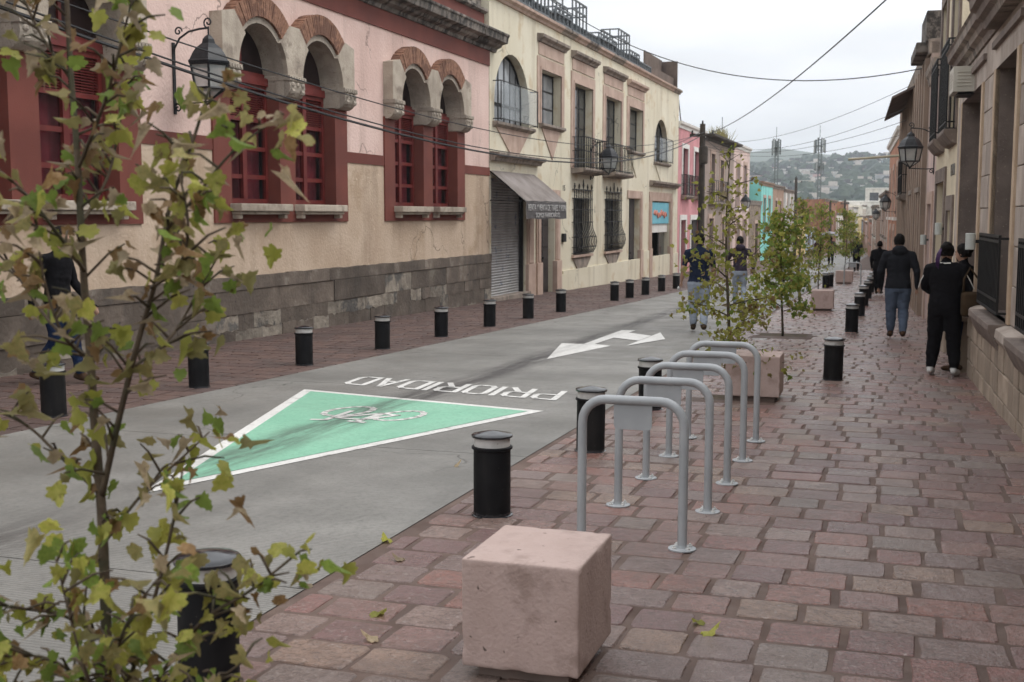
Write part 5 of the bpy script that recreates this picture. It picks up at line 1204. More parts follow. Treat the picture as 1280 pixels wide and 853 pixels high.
wire((-8.2, -3, 5.2), (-8.25, 53, 5.15), 2.2, 0.020, 'thick black cable sagging across the pink building front')
wire((-8.35, -3, 5.35), (-8.3, 53, 5.3), 2.25, 0.012, 'thinner black cable running just above the thick sagging one')
wire((-8.6, -3, 5.25), (-8.1, 53, 5.3), 1.8, 0.010, 'thin cable above the lantern on the pink building')
wire((-9.45, 33, 7.7), (0.42, 27, 4.75), 1.0, 0.012, 'black cable sagging over the street from the cream roof')
wire((0.62, 17.2, 5.35), PT, 0.45, 0.014, 'cable slanting down from upper right to the timber pole')
for i, (p, sg) in enumerate((((0.2, 28, 4.5), 0.5), ((0.18, 30, 4.2), 0.6), ((0.15, 30, 3.9), 0.5), ((0.02, 34, 3.8), 0.45))):
    wire(p, (-8.15, 53, 4.95-0.12*i), sg, 0.006, f'{["topmost", "second", "third", "lowest"][i]} of the thin cables crossing the far street')
wire((-8.2, 53, 5.1), (-8.2, 105, 4.8), 0.8, 0.014, 'cable running from the thick pole to the next pole')
rod = MB().tube([(0, 0, 0), (-1.62, 0, -0.1)], 0.03, 6).build('wall_rod', M('pale_rod', (0.4, 0.36, 0.26), rough=0.8)); rod.location = (0.45, 31, 3.15); tag(rod, 'pale rod sticking out from the right house fronts over the street', 'rod')
# ------------------------------------------------------------------ people
m_skin = M('skin', (0.33, 0.19, 0.13), (0.36, 0.215, 0.15), sc=12, rough=0.6)
m_hair = M('black_hair', (0.006, 0.005, 0.0045), (0.012, 0.010, 0.009), sc=40, rough=0.7, spec=0.1, bump=0.01, bsc=60)
def cloth(n, c, k=0.75, bump=0.012): return M(n, c, tuple(q*k for q in c), sc=6, rough=0.95, spec=0.08, bump=bump, bsc=14, bdet=4)
m_cblack = cloth('black_cloth', (0.010, 0.0095, 0.011)); m_char = cloth('charcoal_hoodie', (0.020, 0.021, 0.025)); m_navy = cloth('navy_cotton', (0.016, 0.022, 0.042))
m_jean = cloth('blue_denim', (0.085, 0.11, 0.155)); m_ljean = cloth('pale_denim', (0.30, 0.34, 0.40), 0.85); m_djean = cloth('dark_denim', (0.022, 0.03, 0.055)); m_plum = cloth('plum_jacket', (0.045, 0.035, 0.05))
m_shoe = cloth('brown_shoe', (0.06, 0.035, 0.022)); m_wshoe = cloth('white_sneaker', (0.52, 0.51, 0.49), 0.85, 0.003); m_bag = cloth('brown_canvas', (0.055, 0.037, 0.022))
def ring_loft(mb, secs, n=14):
    """secs: (center, rx, ry, axis dir) elliptical rings joined into a closed limb"""
    vs = []; k = len(secs)
    for (c, rx, ry, ax, ref) in secs:
        ax = Vector(ax).normalized(); u = Vector(ref)-ax*Vector(ref).dot(ax); u = u.normalized(); b = ax.cross(u)
        vs += [tuple(Vector(c)+u*rx*cos(2*pi*j/n)+b*ry*sin(2*pi*j/n)) for j in range(n)]
    fs = [(i*n+j, i*n+(j+1) % n, (i+1)*n+(j+1) % n, (i+1)*n+j) for i in range(k-1) for j in range(n)] + [tuple(range(n-1, -1, -1)), tuple(range((k-1)*n, k*n))]
    mb.add(vs, fs)
def limb(mb, pts, rad, n=12, flat=1.0, ref=(1, 0, 0)):
    P = [Vector(p) for p in pts]; secs = []
    for i, p in enumerate(P):
        ax = P[min(i+1, len(P)-1)]-P[max(i-1, 0)]
        secs.append((p, rad[i], rad[i]*flat, ax, ref))
    ring_loft(mb, secs, n); mb.ball(tuple(P[0]), rad[0]*0.98, 10, 6); mb.ball(tuple(P[-1]), rad[-1]*0.98, 10, 6)
def person(label, loc, rz, legs, arms, cl, h=1.70, girth=1.0, lean=0.0, hair='short', sleeves=True, hood=False, voxel=0.011, hairmat=None, headturn=0.0, group='people walking in the street', eyes=True):
    """faces +y locally; legs/arms: lists of joints (hip,knee,ankle) / (shoulder,elbow,wrist) for left (-x) and right (+x), for a 1.70 m body"""
    g_ = girth; mb = MB(); seg = []
    L_ = lambda z: lean*max(0, z-0.9)
    T = [(0.78, 0.155, 0.115), (0.88, 0.178, 0.13), (0.98, 0.168, 0.122), (1.08, 0.155, 0.112), (1.20, 0.165, 0.118), (1.32, 0.182, 0.118), (1.40, 0.172, 0.102), (1.445, 0.115, 0.08), (1.475, 0.065, 0.062)]
    ring_loft(mb, [((0, L_(z), z), rx*g_, ry*g_, (0, lean*0.6, 1), (1, 0, 0)) for z, rx, ry in T], 20)
    limb(mb, [(0, L_(1.44), 1.44), (0, L_(1.50)+0.01, 1.52), (0, L_(1.54)+0.015, 1.56)], [0.062, 0.056, 0.055])
    hc = Vector((0, L_(1.60)+0.02, 1.605))
    Z = [(-0.115, 0.030, 0.045, 0.03), (-0.095, 0.052, 0.068, 0.02), (-0.055, 0.066, 0.085, 0.006), (0.0, 0.074, 0.095, 0), (0.05, 0.075, 0.096, -0.004), (0.085, 0.062, 0.08, -0.006), (0.11, 0.035, 0.046, -0.006), (0.118, 0.01, 0.012, -0.006)]
    ct, st = cos(headturn), sin(headturn)
    def hd(x, y, z): return tuple(hc+Vector((x*ct-y*st, x*st+y*ct, z)))
    ring_loft(mb, [(hd(0, dy, z), rx, ry, (0, 0, 1), (ct, st, 0)) for z, rx, ry, dy in Z], 16)
    mb.ball(hd(0, 0.098, -0.018), (0.013, 0.02, 0.022), 8, 6); mb.ball(hd(0, 0.09, -0.06), (0.024, 0.012, 0.010), 8, 6)
    for s_ in (-1, 1): mb.ball(hd(s_*0.077, -0.005, -0.012), (0.012, 0.022, 0.032), 8, 6)
    loose = cl.get('loose', 1.0)
    for s_, (hip, kn, an) in zip((-1, 1), legs):
        m1 = Vector(hip).lerp(Vector(kn), 0.5); m2 = Vector(kn).lerp(Vector(an), 0.35)
        limb(mb, [hip, m1, kn, m2, an], [0.098*g_*loose, 0.088*g_*loose, 0.07*g_*loose, 0.068*g_*loose, 0.055*loose], 14)
        a = Vector(an); tip = cl.get('toe', {}).get(s_, 0.0)
        ft = [a+Vector((0, -0.055, -0.035)), a+Vector((0, 0.01, -0.045)), a+Vector((0.01*s_, 0.09, -0.055+tip*0.4)), a+Vector((0.015*s_, 0.165, -0.06+tip)), a+Vector((0.015*s_, 0.195, -0.062+tip))]
        limb(mb, ft, [0.038, 0.045, 0.043, 0.036, 0.024], 10)
        seg += [(Vector(hip), a+Vector((0, 0, 0.05)), 0.075, 'leg'), (ft[0], ft[-1], 0.062, 'shoe')]
    for s_, (sh, el, wr) in zip((-1, 1), arms):
        k = 1.0 if sleeves else 0.85
        limb(mb, [(s_*0.10, L_(1.39), 1.395), sh, Vector(sh).lerp(Vector(el), 0.5), el, Vector(el).lerp(Vector(wr), 0.4), wr], [0.07*g_, 0.068*g_, 0.06*k*g_, 0.05*k*g_, 0.047*k, 0.034*k], 12)
        w_ = Vector(wr); d = (w_-Vector(el)).normalized(); fw = Vector((0, 1, 0))-d*d.y; fw = fw.normalized() if fw.length > 0.1 else Vector((0, 0, 1)); pn = d.cross(fw)
        limb(mb, [w_, w_+d*0.045, w_+d*0.09], [0.028, 0.034, 0.033], 10, 0.55, tuple(fw))
        for q, (off, ln) in enumerate(((-0.026, 0.060), (-0.009, 0.072), (0.009, 0.070), (0.026, 0.066))):
            b0_ = w_+d*0.088+fw*off; cu = pn*(-s_)*0.5
            limb(mb, [b0_, b0_+d*ln*0.5+cu*ln*0.1, b0_+d*ln*0.85+cu*ln*0.45], [0.0095, 0.009, 0.0075], 6)
        t0 = w_+d*0.03+fw*0.022; limb(mb, [t0, t0+d*0.03+fw*0.025, t0+d*0.062+fw*0.03], [0.013, 0.011, 0.009], 6)
        end = w_ if sleeves else Vector(sh).lerp(Vector(el), 0.72)
        seg += [(Vector(sh), end, 0.06, 'top'), (w_+d*0.02, w_+d*0.17, 0.03, 'skin')]
        if not sleeves: seg.append((Vector(sh).lerp(Vector(el), 0.85), w_, 0.045, 'skin'))
    if hood: mb.ball((0, L_(1.45)-0.085, 1.46), (0.125, 0.07, 0.085), 14, 10); mb.ball((0, L_(1.45)-0.06, 1.50), (0.095, 0.06, 0.05), 14, 10)
    hem = cl.get('hem', 0.86)
    seg += [(Vector((0, L_(hem), hem+0.05)), Vector((0, L_(1.42), 1.42)), 0.15, 'top'), (hc+Vector((0, 0, -0.10)), hc+Vector((0, 0, 0.1)), 0.08, 'skin'), (Vector((0, L_(1.47), 1.49)), Vector((0, L_(1.53), 1.53)), 0.055, 'skin')]
    sc_ = h/1.70
    root = empty('person', (loc[0], loc[1], gz(loc[1])), rz, label, 'person', group)
    tmp = mb.build('body', m_skin); md = tmp.modifiers.new('r', 'REMESH'); md.mode = 'VOXEL'; md.voxel_size = voxel; md.use_smooth_shade = True
    ms = tmp.modifiers.new('s', 'SMOOTH'); ms.factor = 0.5; ms.iterations = 4
    dg = bpy.context.evaluated_depsgraph_get(); me = bpy.data.meshes.new_from_object(tmp.evaluated_get(dg)); bpy.data.objects.remove(tmp)
    me.materials.clear(); order = ['skin', 'top', 'leg', 'shoe']
    for m_ in (m_skin, cl['top'], cl['leg'], cl['shoe']): me.materials.append(m_)
    idx = []
    for p in me.polygons:
        c = p.center; best, bi = 9, 'skin'
        if c.z > 1.545+cl.get('collar', 0) and abs(c.x) < 0.12: bi = 'skin'
        else:
            for a, b, rr, nm in seg:
                ab = b-a; t = max(0, min(1, (c-a).dot(ab)/ab.length_squared)); dd = (c-a-ab*t).length/rr
                if dd < best: best, bi = dd, nm
            if bi == 'top' and c.z < hem and abs(c.x) < 0.2*g_ and best > 0.6: bi = 'leg'
            if bi == 'leg' and c.z > hem: bi = 'top'
        idx.append(order.index(bi))
    me.polygons.foreach_set('material_index', idx); me.polygons.foreach_set('use_smooth', [True]*len(me.polygons))
    nrm = [v.normal.copy() for v in me.vertices]
    for v, nv in zip(me.vertices, nrm):      # soft folds in the clothes
        c = v.co.copy()
        if c.z < 1.50 and c.z > 0.09 and abs(c.x) < 0.45:
            kf = 1.0 if c.z < 0.85 else 0.8
            v.co = c + nv*(kf*0.010*mnoise.noise(Vector((c.x*6, c.y*6, c.z*11+rz*3))) + 0.005*mnoise.noise(Vector((c.x*14, c.y*14, c.z*26)))) if not (c.z < 0.98 and abs(c.x) > 0.22) else c
    body = bpy.data.objects.new('body', me); col.objects.link(body); body.parent = root; body.scale = (sc_,)*3
    hm_ = hairmat or m_hair; hb = MB()
    if hair:
        n, m_ = 36, 16; vs = []
        for i in range(m_+1):
            a = -0.55+(pi/2+0.55)*i/m_
            for j in range(n):
                t = 2*pi*j/n; front = max(0, sin(t)); aa = max(a, -0.55+front*1.25)
                vs.append(hd(0.083*cos(aa)*cos(t), -0.008+0.104*cos(aa)*sin(t)*(0.97 if front else 1.02), 0.012+0.118*sin(aa)*(1.0)))
        hb.add(vs, [(i*n+j, i*n+(j+1) % n, (i+1)*n+(j+1) % n, (i+1)*n+j) for i in range(m_) for j in range(n)])
        if hair == 'bun': hb.ball(hd(0.0, -0.09, 0.05), (0.06, 0.05, 0.055), 12, 8)
        hb.v = [tuple(Vector(p)+(Vector(p)-hc).normalized()*(0.008*mnoise.noise(Vector(p)*35)+0.006*mnoise.noise(Vector(p)*80)+0.003)) for p in hb.v]; ho = hb.build('hair', hm_, root, smooth=True); ho.scale = (sc_,)*3
    for s_ in (-1, 1):
        e = MB().ball(hd(s_*0.03, 0.085, 0.012), 0.0105, 8, 6).build('eye', m_hair, root); e.scale = (sc_,)*3
    return root
def stand(): return [((-.09, 0, .86), (-.10, .015, .48), (-.105, 0, .10)), ((.09, 0, .86), (.10, .015, .48), (.105, 0, .10))]
def stride(f): return [((-.09, 0, .86), (-.095, .13*f, .50), (-.09, .20*f+.02, .115)), ((.09, 0, .86), (.095, .03, .50), (.09, -.25*f, .14))]
def hang(sw=0.0, out=0.0): return [((-.20, 0, 1.38), (-.255-out, -.03+sw*.12, 1.11), (-.26-out, .05+sw*.28, .87)), ((.20, 0, 1.38), (.255+out, -.03-sw*.12, 1.11), (.26+out, .05-sw*.28, .87))]
person('man in dark hooded top and blue jeans walking away on the right pavement', (0.07, 20.7), radians(4), stride(0.45), hang(0.25, 0.03), dict(top=m_char, leg=m_jean, shoe=m_shoe, hem=0.84, collar=0.0, loose=1.08), 1.71, 1.16, hood=True)
pw = person('person all in black with purple hair and white sneakers standing by the stone wall', (0.60, 15.35), radians(-14), [((-.09, 0, .86), (-.12, .02, .48), (-.15, 0, .10)), ((.09, 0, .86), (.115, .02, .48), (.14, 0.02, .10))], [((-.20, 0, 1.38), (-.27, .06, 1.13), (-.19, .24, 1.04)), ((.20, 0, 1.38), (.27, .06, 1.13), (.2, .22, 1.02))], dict(top=m_cblack, leg=m_cblack, shoe=m_wshoe, hem=0.83, loose=1.05), 1.60, 1.22, hair='bun')
# purple lock and white piping of the tracksuit
m_purp = M('purple_hair', (0.055, 0.014, 0.085), (0.03, 0.008, 0.05), sc=20, rough=0.5)
mb = MB()
for k in range(6): mb.tube([(-0.06+k*0.004, -0.08-0.003*k, 1.55), (-0.085+k*0.006, -0.105, 1.49), (-0.10+k*0.008, -0.115-0.004*(k%2), 1.42), (-0.095+k*0.006, -0.125, 1.34-0.008*k)], [0.006, 0.010, 0.008, 0.002], 6)
mb.build('purple_lock', m_purp, pw, smooth=True)
mb = MB()
for s_ in (-1, 1): mb.tube([(s_*0.13, -0.02, 1.36), (s_*0.225, -0.035, 1.28), (s_*0.29, -0.02, 1.16), (s_*0.325, 0.03, 1.07)], 0.006, 5)
mb.tube([(-0.06, -0.055, 1.375), (0, -0.075, 1.37), (0.06, -0.055, 1.375)], 0.012, 6); mb.build('white_piping', m_wht, pw)
person('person in dark jacket and dark jeans half hidden behind the one in black', (0.83, 15.95), radians(60), stand(), [((-.20, 0, 1.38), (-.25, .08, 1.12), (-.12, .26, 1.12)), ((.20, 0, 1.38), (.25, .08, 1.12), (.14, .26, 1.12))], dict(top=m_cblack, leg=m_djean, shoe=m_shoe, hem=0.84), 1.58, 0.98, hair='bun')
bg = empty('shoulder_bag', (0.90, 15.22, gz(15.2)+0.74), radians(20), 'brown canvas bag carried behind the person in black', 'bag')
mb = MB(); mb.box(-0.13, 0.13, -0.06, 0.06, 0, 0.3); mb.build('pouch', m_bag, bg, bevel=0.045, smooth=True)
MB().tube([(-0.11, 0, 0.26), (-0.1, 0.02, 0.45), (-0.02, 0.05, 0.58), (0.08, 0.03, 0.45), (0.11, 0, 0.26)], 0.014, 6).build('strap', m_bag, bg, smooth=True)
person('man in navy T-shirt and pale jeans walking on the road', (-3.25, 20.9), radians(8), stride(0.5), [((-.20, 0, 1.38), (-.27, -.03, 1.12), (-.30, .06, .90)), ((.20, 0, 1.38), (.25, .02, 1.11), (.24, .14, .90))], dict(top=m_navy, leg=m_ljean, shoe=m_bag, hem=0.88, loose=1.12), 1.72, 1.05, sleeves=False)
person('person in plum jacket and pale jeans walking beyond the navy shirt', (-3.45, 28.3), radians(10), stride(0.7), hang(0.6, 0.05), dict(top=m_plum, leg=m_ljean, shoe=m_shoe, hem=0.9), 1.66, 1.0, lean=0.12, hood=True, voxel=0.013)
person('person in long black coat walking beyond the bollard row', (-0.42, 36.5), radians(-12), stride(0.4), hang(0.3), dict(top=m_cblack, leg=m_cblack, shoe=m_shoe, hem=0.6), 1.55, 1.15, voxel=0.014)
pl = person('person in black with blue trousers walking behind the foreground tree', (-8.85, 11.05), radians(-84), stride(0.9), hang(0.7), dict(top=m_cblack, leg=cloth('royal_blue_trousers', (0.012, 0.022, 0.055)), shoe=m_shoe, hem=0.84), 1.72, 1.05, lean=0.08)
person('distant walker in dark clothes under the grey umbrella', (-3.55, 72.0), 0.1, stride(0.5), [((-.20, 0, 1.38), (-.25, .08, 1.14), (-.14, .2, 1.28)), ((.20, 0, 1.38), (.25, 0, 1.1), (.25, .05, .87))], dict(top=m_plum, leg=m_cblack, shoe=m_shoe, hem=0.8), 1.68, 1.1, voxel=0.02)
person('distant walker in maroon beside the grey umbrella', (-4.3, 73.0), 0.2, stride(0.5), hang(0.3), dict(top=cloth('maroon_coat', (0.07, 0.03, 0.035)), leg=m_djean, shoe=m_shoe, hem=0.75), 1.62, 1.1, voxel=0.02)
person('distant walker on the right pavement near the lone stand', (-1.75, 60.0), -0.1, stride(0.6), hang(0.5), dict(top=m_char, leg=m_cblack, shoe=m_shoe, hem=0.8), 1.68, 1.1, voxel=0.02)
um = empty('umbrella', (-3.66, 72.2, gz(72.2)+1.25), 0, 'open grey umbrella held by a distant walker', 'umbrella')
mb = MB(); n = 16
prof = [(0.56, 0.52), (0.50, 0.60), (0.38, 0.68), (0.2, 0.74), (0.01, 0.76)]
vs = []
for q, z in prof: vs += [(q*(1+0.04*cos(4*2*pi*j/n*2))*cos(2*pi*j/n), q*sin(2*pi*j/n), z) for j in range(n)]
mb.add(vs, [(i*n+j, i*n+(j+1) % n, (i+1)*n+(j+1) % n, (i+1)*n+j) for i in range(4) for j in range(n)]); mb.build('canopy', M('grey_umbrella_cloth', (0.20, 0.19, 0.21), rough=0.7), um)
MB().tube([(0, 0, -0.1), (0, 0, 0.8)], 0.012, 5).build('shaft', m_iron, um)
bagm = M('white_plastic_bag', (0.6, 0.6, 0.58), rough=0.5)
pb = MB().ball((0, 0, 0), (0.02, 0.06, 0.04), 8, 6).build('paper_packet', bagm); pb.location = (-3.62, 20.95, gz(20.9)+0.76); tag(pb, 'small white packet in the hand of the navy shirt man', 'packet')
# branch paths of the foreground tree, metres
BRANCHES = [([(-1.685, 2.214, 0.045), (-1.711, 2.257, 0.509), (-1.726, 2.281, 0.769), (-1.742, 2.301, 0.992), (-1.775, 2.332, 1.174), (-1.798, 2.354, 1.341), (-1.828, 2.379, 1.565), (-1.855, 2.409, 1.81), (-1.885, 2.435, 2.038), (-1.921, 2.474, 2.308), (-1.958, 2.512, 2.562)], 0.0145, 0.0045, 14),
    ([(-1.743, 2.305, 1.029), (-1.678, 2.294, 1.223), (-1.627, 2.298, 1.39), (-1.58, 2.308, 1.535), (-1.556, 2.333, 1.696), (-1.501, 2.345, 1.838), (-1.468, 2.37, 1.962)], 0.008, 0.003, 24),
    ([(-1.716, 2.256, 0.509), (-1.603, 2.203, 0.659), (-1.528, 2.196, 0.853), (-1.482, 2.195, 1.001), (-1.453, 2.197, 1.127)], 0.0065, 0.0025, 26),
    ([(-1.709, 2.248, 0.416), (-1.547, 2.197, 0.631), (-1.406, 2.176, 0.8), (-1.299, 2.198, 0.875), (-1.226, 2.249, 0.938)], 0.0065, 0.0025, 46),
    ([(-1.743, 2.305, 1.029), (-1.872, 2.325, 1.111), (-1.976, 2.331, 1.182), (-2.121, 2.312, 1.236)], 0.005, 0.002, 18),
    ([(-1.799, 2.353, 1.341), (-1.943, 2.391, 1.428), (-2.075, 2.416, 1.561), (-2.19, 2.39, 1.658)], 0.005, 0.002, 20),
    ([(-1.722, 2.274, 0.695), (-1.753, 2.169, 0.784), (-1.821, 2.098, 0.818), (-1.923, 2.067, 0.836)], 0.005, 0.002, 46),
    ([(-1.736, 2.295, 0.917), (-1.709, 2.42, 1.015), (-1.657, 2.497, 1.082), (-1.617, 2.569, 1.141)], 0.0045, 0.0018, 22),
    ([(-1.823, 2.379, 1.546), (-1.797, 2.25, 1.642), (-1.834, 2.195, 1.731), (-1.901, 2.13, 1.816)], 0.005, 0.002, 26),
    ([(-1.649, 2.305, 1.333), (-1.628, 2.435, 1.395), (-1.596, 2.51, 1.505), (-1.546, 2.56, 1.62)], 0.0045, 0.0018, 30),
    ([(-1.566, 2.324, 1.642), (-1.444, 2.266, 1.721), (-1.346, 2.255, 1.813), (-1.245, 2.263, 1.879)], 0.0045, 0.0018, 20),
    ([(-1.852, 2.407, 1.791), (-1.736, 2.355, 1.933), (-1.674, 2.335, 2.054), (-1.644, 2.361, 2.197)], 0.005, 0.002, 32),
    ([(-1.88, 2.432, 2.0), (-1.974, 2.455, 2.101), (-2.023, 2.45, 2.197), (-2.082, 2.444, 2.312)], 0.005, 0.002, 30),
    ([(-1.842, 2.396, 1.659), (-1.848, 2.513, 1.776), (-1.855, 2.579, 1.917), (-1.84, 2.597, 2.036)], 0.0045, 0.0018, 30),
    ([(-1.714, 2.261, 0.546), (-1.667, 2.081, 0.697), (-1.716, 2.018, 0.75), (-1.812, 1.984, 0.716)], 0.005, 0.002, 46),
    ([(-1.718, 2.263, 0.583), (-1.509, 2.038, 0.801), (-1.45, 2.013, 0.884), (-1.376, 1.993, 0.964)], 0.0045, 0.0018, 30),
    ([(-1.709, 2.246, 0.398), (-1.584, 2.05, 0.648), (-1.564, 1.969, 0.819), (-1.608, 1.973, 0.981)], 0.0045, 0.0018, 26),
    ([(-1.708, 2.242, 0.361), (-1.471, 2.026, 0.586), (-1.35, 2.023, 0.689), (-1.244, 2.066, 0.77)], 0.0045, 0.0018, 48),
    ([(-1.708, 2.242, 0.361), (-1.645, 2.019, 0.547), (-1.71, 1.955, 0.636), (-1.791, 1.936, 0.702)], 0.0045, 0.0018, 46),
    ([(-1.798, 2.354, 1.341), (-1.74, 2.19, 1.415), (-1.752, 2.148, 1.541), (-1.773, 2.156, 1.678)], 0.0045, 0.0018, 26),
    ([(-1.588, 2.303, 1.517), (-1.472, 2.241, 1.575), (-1.447, 2.237, 1.661), (-1.467, 2.242, 1.764)], 0.005, 0.002, 46)]
# ------------------------------------------------------------------ trees
def leafmat(n, c, c2):
    m = M(n, c, c2, sc=6, rough=0.55, spec=0.3, vary=0.3, patch=(0.17, 0.115, 0.05), psc=2.5, plo=0.56, phi=0.72, streak=tuple(min(0.6, q*1.45) for q in c2), ssc=14, samt=0.5); b = m.node_tree.nodes['Principled BSDF']
    b.inputs['Subsurface Weight'].default_value = 0.0; nt = m.node_tree
    tr = N(nt, 'ShaderNodeBsdfTranslucent'); src = b.inputs['Base Color'].links[0].from_socket; nt.links.new(src, tr.inputs[0])
    mxs = N(nt, 'ShaderNodeMixShader'); mxs.inputs[0].default_value = 0.5; o = nt.nodes['Material Output']
    nt.links.new(b.outputs[0], mxs.inputs[1]); nt.links.new(tr.outputs[0], mxs.inputs[2]); nt.links.new(mxs.outputs[0], o.inputs[0]); return m
LM = [leafmat('green_leaf', (0.17, 0.25, 0.048), (0.23, 0.31, 0.066)), leafmat('yellow_green_leaf', (0.33, 0.345, 0.065), (0.42, 0.40, 0.10)), leafmat('olive_leaf', (0.25, 0.235, 0.09), (0.32, 0.27, 0.11)), leafmat('brown_leaf', (0.22, 0.13, 0.055), (0.29, 0.19, 0.09)), leafmat('dry_tan_leaf', (0.42, 0.34, 0.22), (0.32, 0.25, 0.16))]
m_bark = M('young_bark', (0.055, 0.038, 0.024), (0.09, 0.066, 0.042), sc=18, rough=0.9, bump=0.003, bsc=60, patch=(0.05, 0.045, 0.025), psc=8)
def leaf_shape(seed, curl):
    """five-lobed leaf, length 1, stem at the origin, tip along -z (hangs), cupped"""
    r = random.Random(seed)
    half = [(0.0, 0.0), (0.16, 0.07), (0.36, 0.10), (0.43, -0.02), (0.40, -0.12), (0.60, -0.20), (0.57, -0.34), (0.44, -0.40), (0.47, -0.55), (0.32, -0.58), (0.24, -0.68), (0.19, -0.82), (0.07, -0.93), (0.0, -1.0)]
    P = [(x*r.uniform(.88, 1.12), z*r.uniform(.92, 1.06)) for x, z in half]
    L_ = P + [(-x*r.uniform(.85, 1.1), z) for x, z in P[-2:0:-1]]
    def bend(x, z):
        y = -curl*(abs(x)**1.4)*0.9 + curl*0.8*z*z + 0.05*sin(9*x+seed)+0.04*sin(7*z+seed*2); return (x*(1-0.25*curl), y, z)
    vs = [bend(0, -0.35)] + [bend(x, z) for x, z in L_]; n = len(L_)
    return vs, [(0, 1+i, 1+(i+1) % n) for i in range(n)]
SH = [leaf_shape(k, c) for k, c in enumerate((0.3, 0.5, 0.7, 0.9, 1.3, 1.7))]
SIMPLE = [([(0, 0, 0), (0.32, 0.05, -0.35), (0.12, 0.0, -0.5), (0, 0.03, -1), (-0.14, 0.0, -0.5), (-0.33, 0.06, -0.33)], [(0, 1, 2), (0, 2, 3), (0, 3, 4), (0, 4, 5)])]
leafdata = {}
def leaf_object(k, m_):
    if (k, m_) not in leafdata:
        mb = MB().add(*SH[k]); o = mb.build('leaf', LM[m_], smooth=True); leafdata[(k, m_)] = o.data; bpy.data.objects.remove(o)
    o = bpy.data.objects.new('leaf', leafdata[(k, m_)]); col.objects.link(o); return o
def smooth_path(P, n=5):
    P = [Vector(p) for p in P]; out = []
    for i in range(len(P)-1):
        a, b, c, d = P[max(i-1, 0)], P[i], P[i+1], P[min(i+2, len(P)-1)]
        for k in range(n):
            t = k/n; out.append(0.5*((2*b)+(c-a)*t+(2*a-5*b+4*c-d)*t*t+(3*b-a-3*c+d)*t**3))
    out.append(P[-1]); return out

# foreground sapling: branch paths given where they grow (x, y, z)
FB = BRANCHES
base = Vector((FB[0][0][0][0], FB[0][0][0][1], gz(FB[0][0][0][1])))
tree = empty('young_tree', base, 0, 'young maple like tree with browning leaves in the left foreground', 'tree', 'young pavement trees')
r = random.Random(12); wood = MB(); leaves = []
crown = None
for path, r0, r1, dens in FB:
    sp = smooth_path(path, 5); n = len(sp); rad = [r0+(r1-r0)*i/(n-1) for i in range(n)]
    wood.tube([tuple(p-base) for p in sp], rad, 8)
    acc = 0
    for i in range(n-1):
        if dens <= 0: break
        seg_ = sp[i+1]-sp[i]; acc += seg_.length*dens
        while acc > 1:
            acc -= 1; p = sp[i].lerp(sp[i+1], r.random())
            ang = r.uniform(0, 2*pi); d = (seg_.normalized()*r.uniform(0.2, 0.7)+Vector((cos(ang), sin(ang), r.uniform(-0.15, 0.6)))).normalized(); ln = r.uniform(0.03, 0.13)
            q = p+d*ln*0.6+Vector((0, 0, 0.01)); e = p+d*ln
            wood.tube([tuple(p-base), tuple(q-base), tuple(e-base)], [0.0035, 0.003, 0.0018], 5)
            for k in range(r.choice((2, 2, 3, 4))):
                t = 1.0 if k == 0 else r.uniform(0.25, 1.1); leaves.append((p+d*ln*t+Vector((r.uniform(-.03, .03), r.uniform(-.03, .03), r.uniform(-.03, .015))), r))
wood.build('trunk', m_bark, tree, smooth=True)
# clusters at the branch ends
for path, r0, r1, dens in FB:
    if dens > 0:
        for k in range(9): leaves.append((Vector(path[-1])+Vector((r.gauss(0, .05), r.gauss(0, .05), r.gauss(0, .05))), r))
camp = Vector((0, 0, 1.68)); fwd = Vector((-0.305*0.9945, 0.952*0.9945, -0.105))
items = []
for p, _ in leaves:
    up_ = (p.z-1.3)/1.5
    wts = (1.5, 2.4, 2.8+up_*1.4, 1.3+up_*1.0, 1.8+up_*1.3) if p.z > 1.15 else (2.4, 3.4, 1.8, 0.9, 0.6)
    m_ = r.choices(range(5), [max(0.2, q) for q in wts])[0]; k = r.choice((0, 1, 2)) if m_ < 2 else (r.choice((1, 2, 3, 4)) if m_ < 4 else r.choice((3, 4, 5)))
    s_ = r.uniform(0.028, 0.056) if m_ < 3 else r.uniform(0.028, 0.05); s_ *= 1.0 if p.z > 0.9 else 0.85
    items.append((p, m_, k, s_, (r.gauss(0, 0.45), r.gauss(0, 0.5), r.uniform(0, 2*pi))))
def front(it):
    d = it[0]-camp; return d.dot(fwd)
order = sorted(items, key=lambda it: front(it)-it[3]*6)
crown = empty('crown', (0, 0, 0)); crown.parent = tree
rest = [MB() for _ in LM]; nbig = 0
for it in order:
    p, m_, k, s_, e = it; d = p-camp; inv = d.dot(fwd)
    Xc = d.dot(Vector((0.952, 0.305, 0)))/inv; vis_ = abs(Xc+0.0) < 0.45
    if nbig < 296 and vis_ and p.z > 0.35:
        o = leaf_object(k, m_); o.parent = crown; o.location = p-base; o.scale = (s_, s_, s_); o.rotation_euler = e; nbig += 1
    else:
        mt = Matrix.Translation(p-base) @ (Matrix.Rotation(e[2], 4, 'Z') @ Matrix.Rotation(e[1], 4, 'Y') @ Matrix.Rotation(e[0], 4, 'X')) @ Matrix.Scale(s_, 4)
        rest[m_].add([tuple(mt @ Vector(v)) for v in SH[k][0]], SH[k][1])
allr = MB()
for m_, q in enumerate(rest):
    allr.mi = m_; allr.add(q.v, q.f)
stuff(allr.build('foliage', LM, crown, smooth=True))

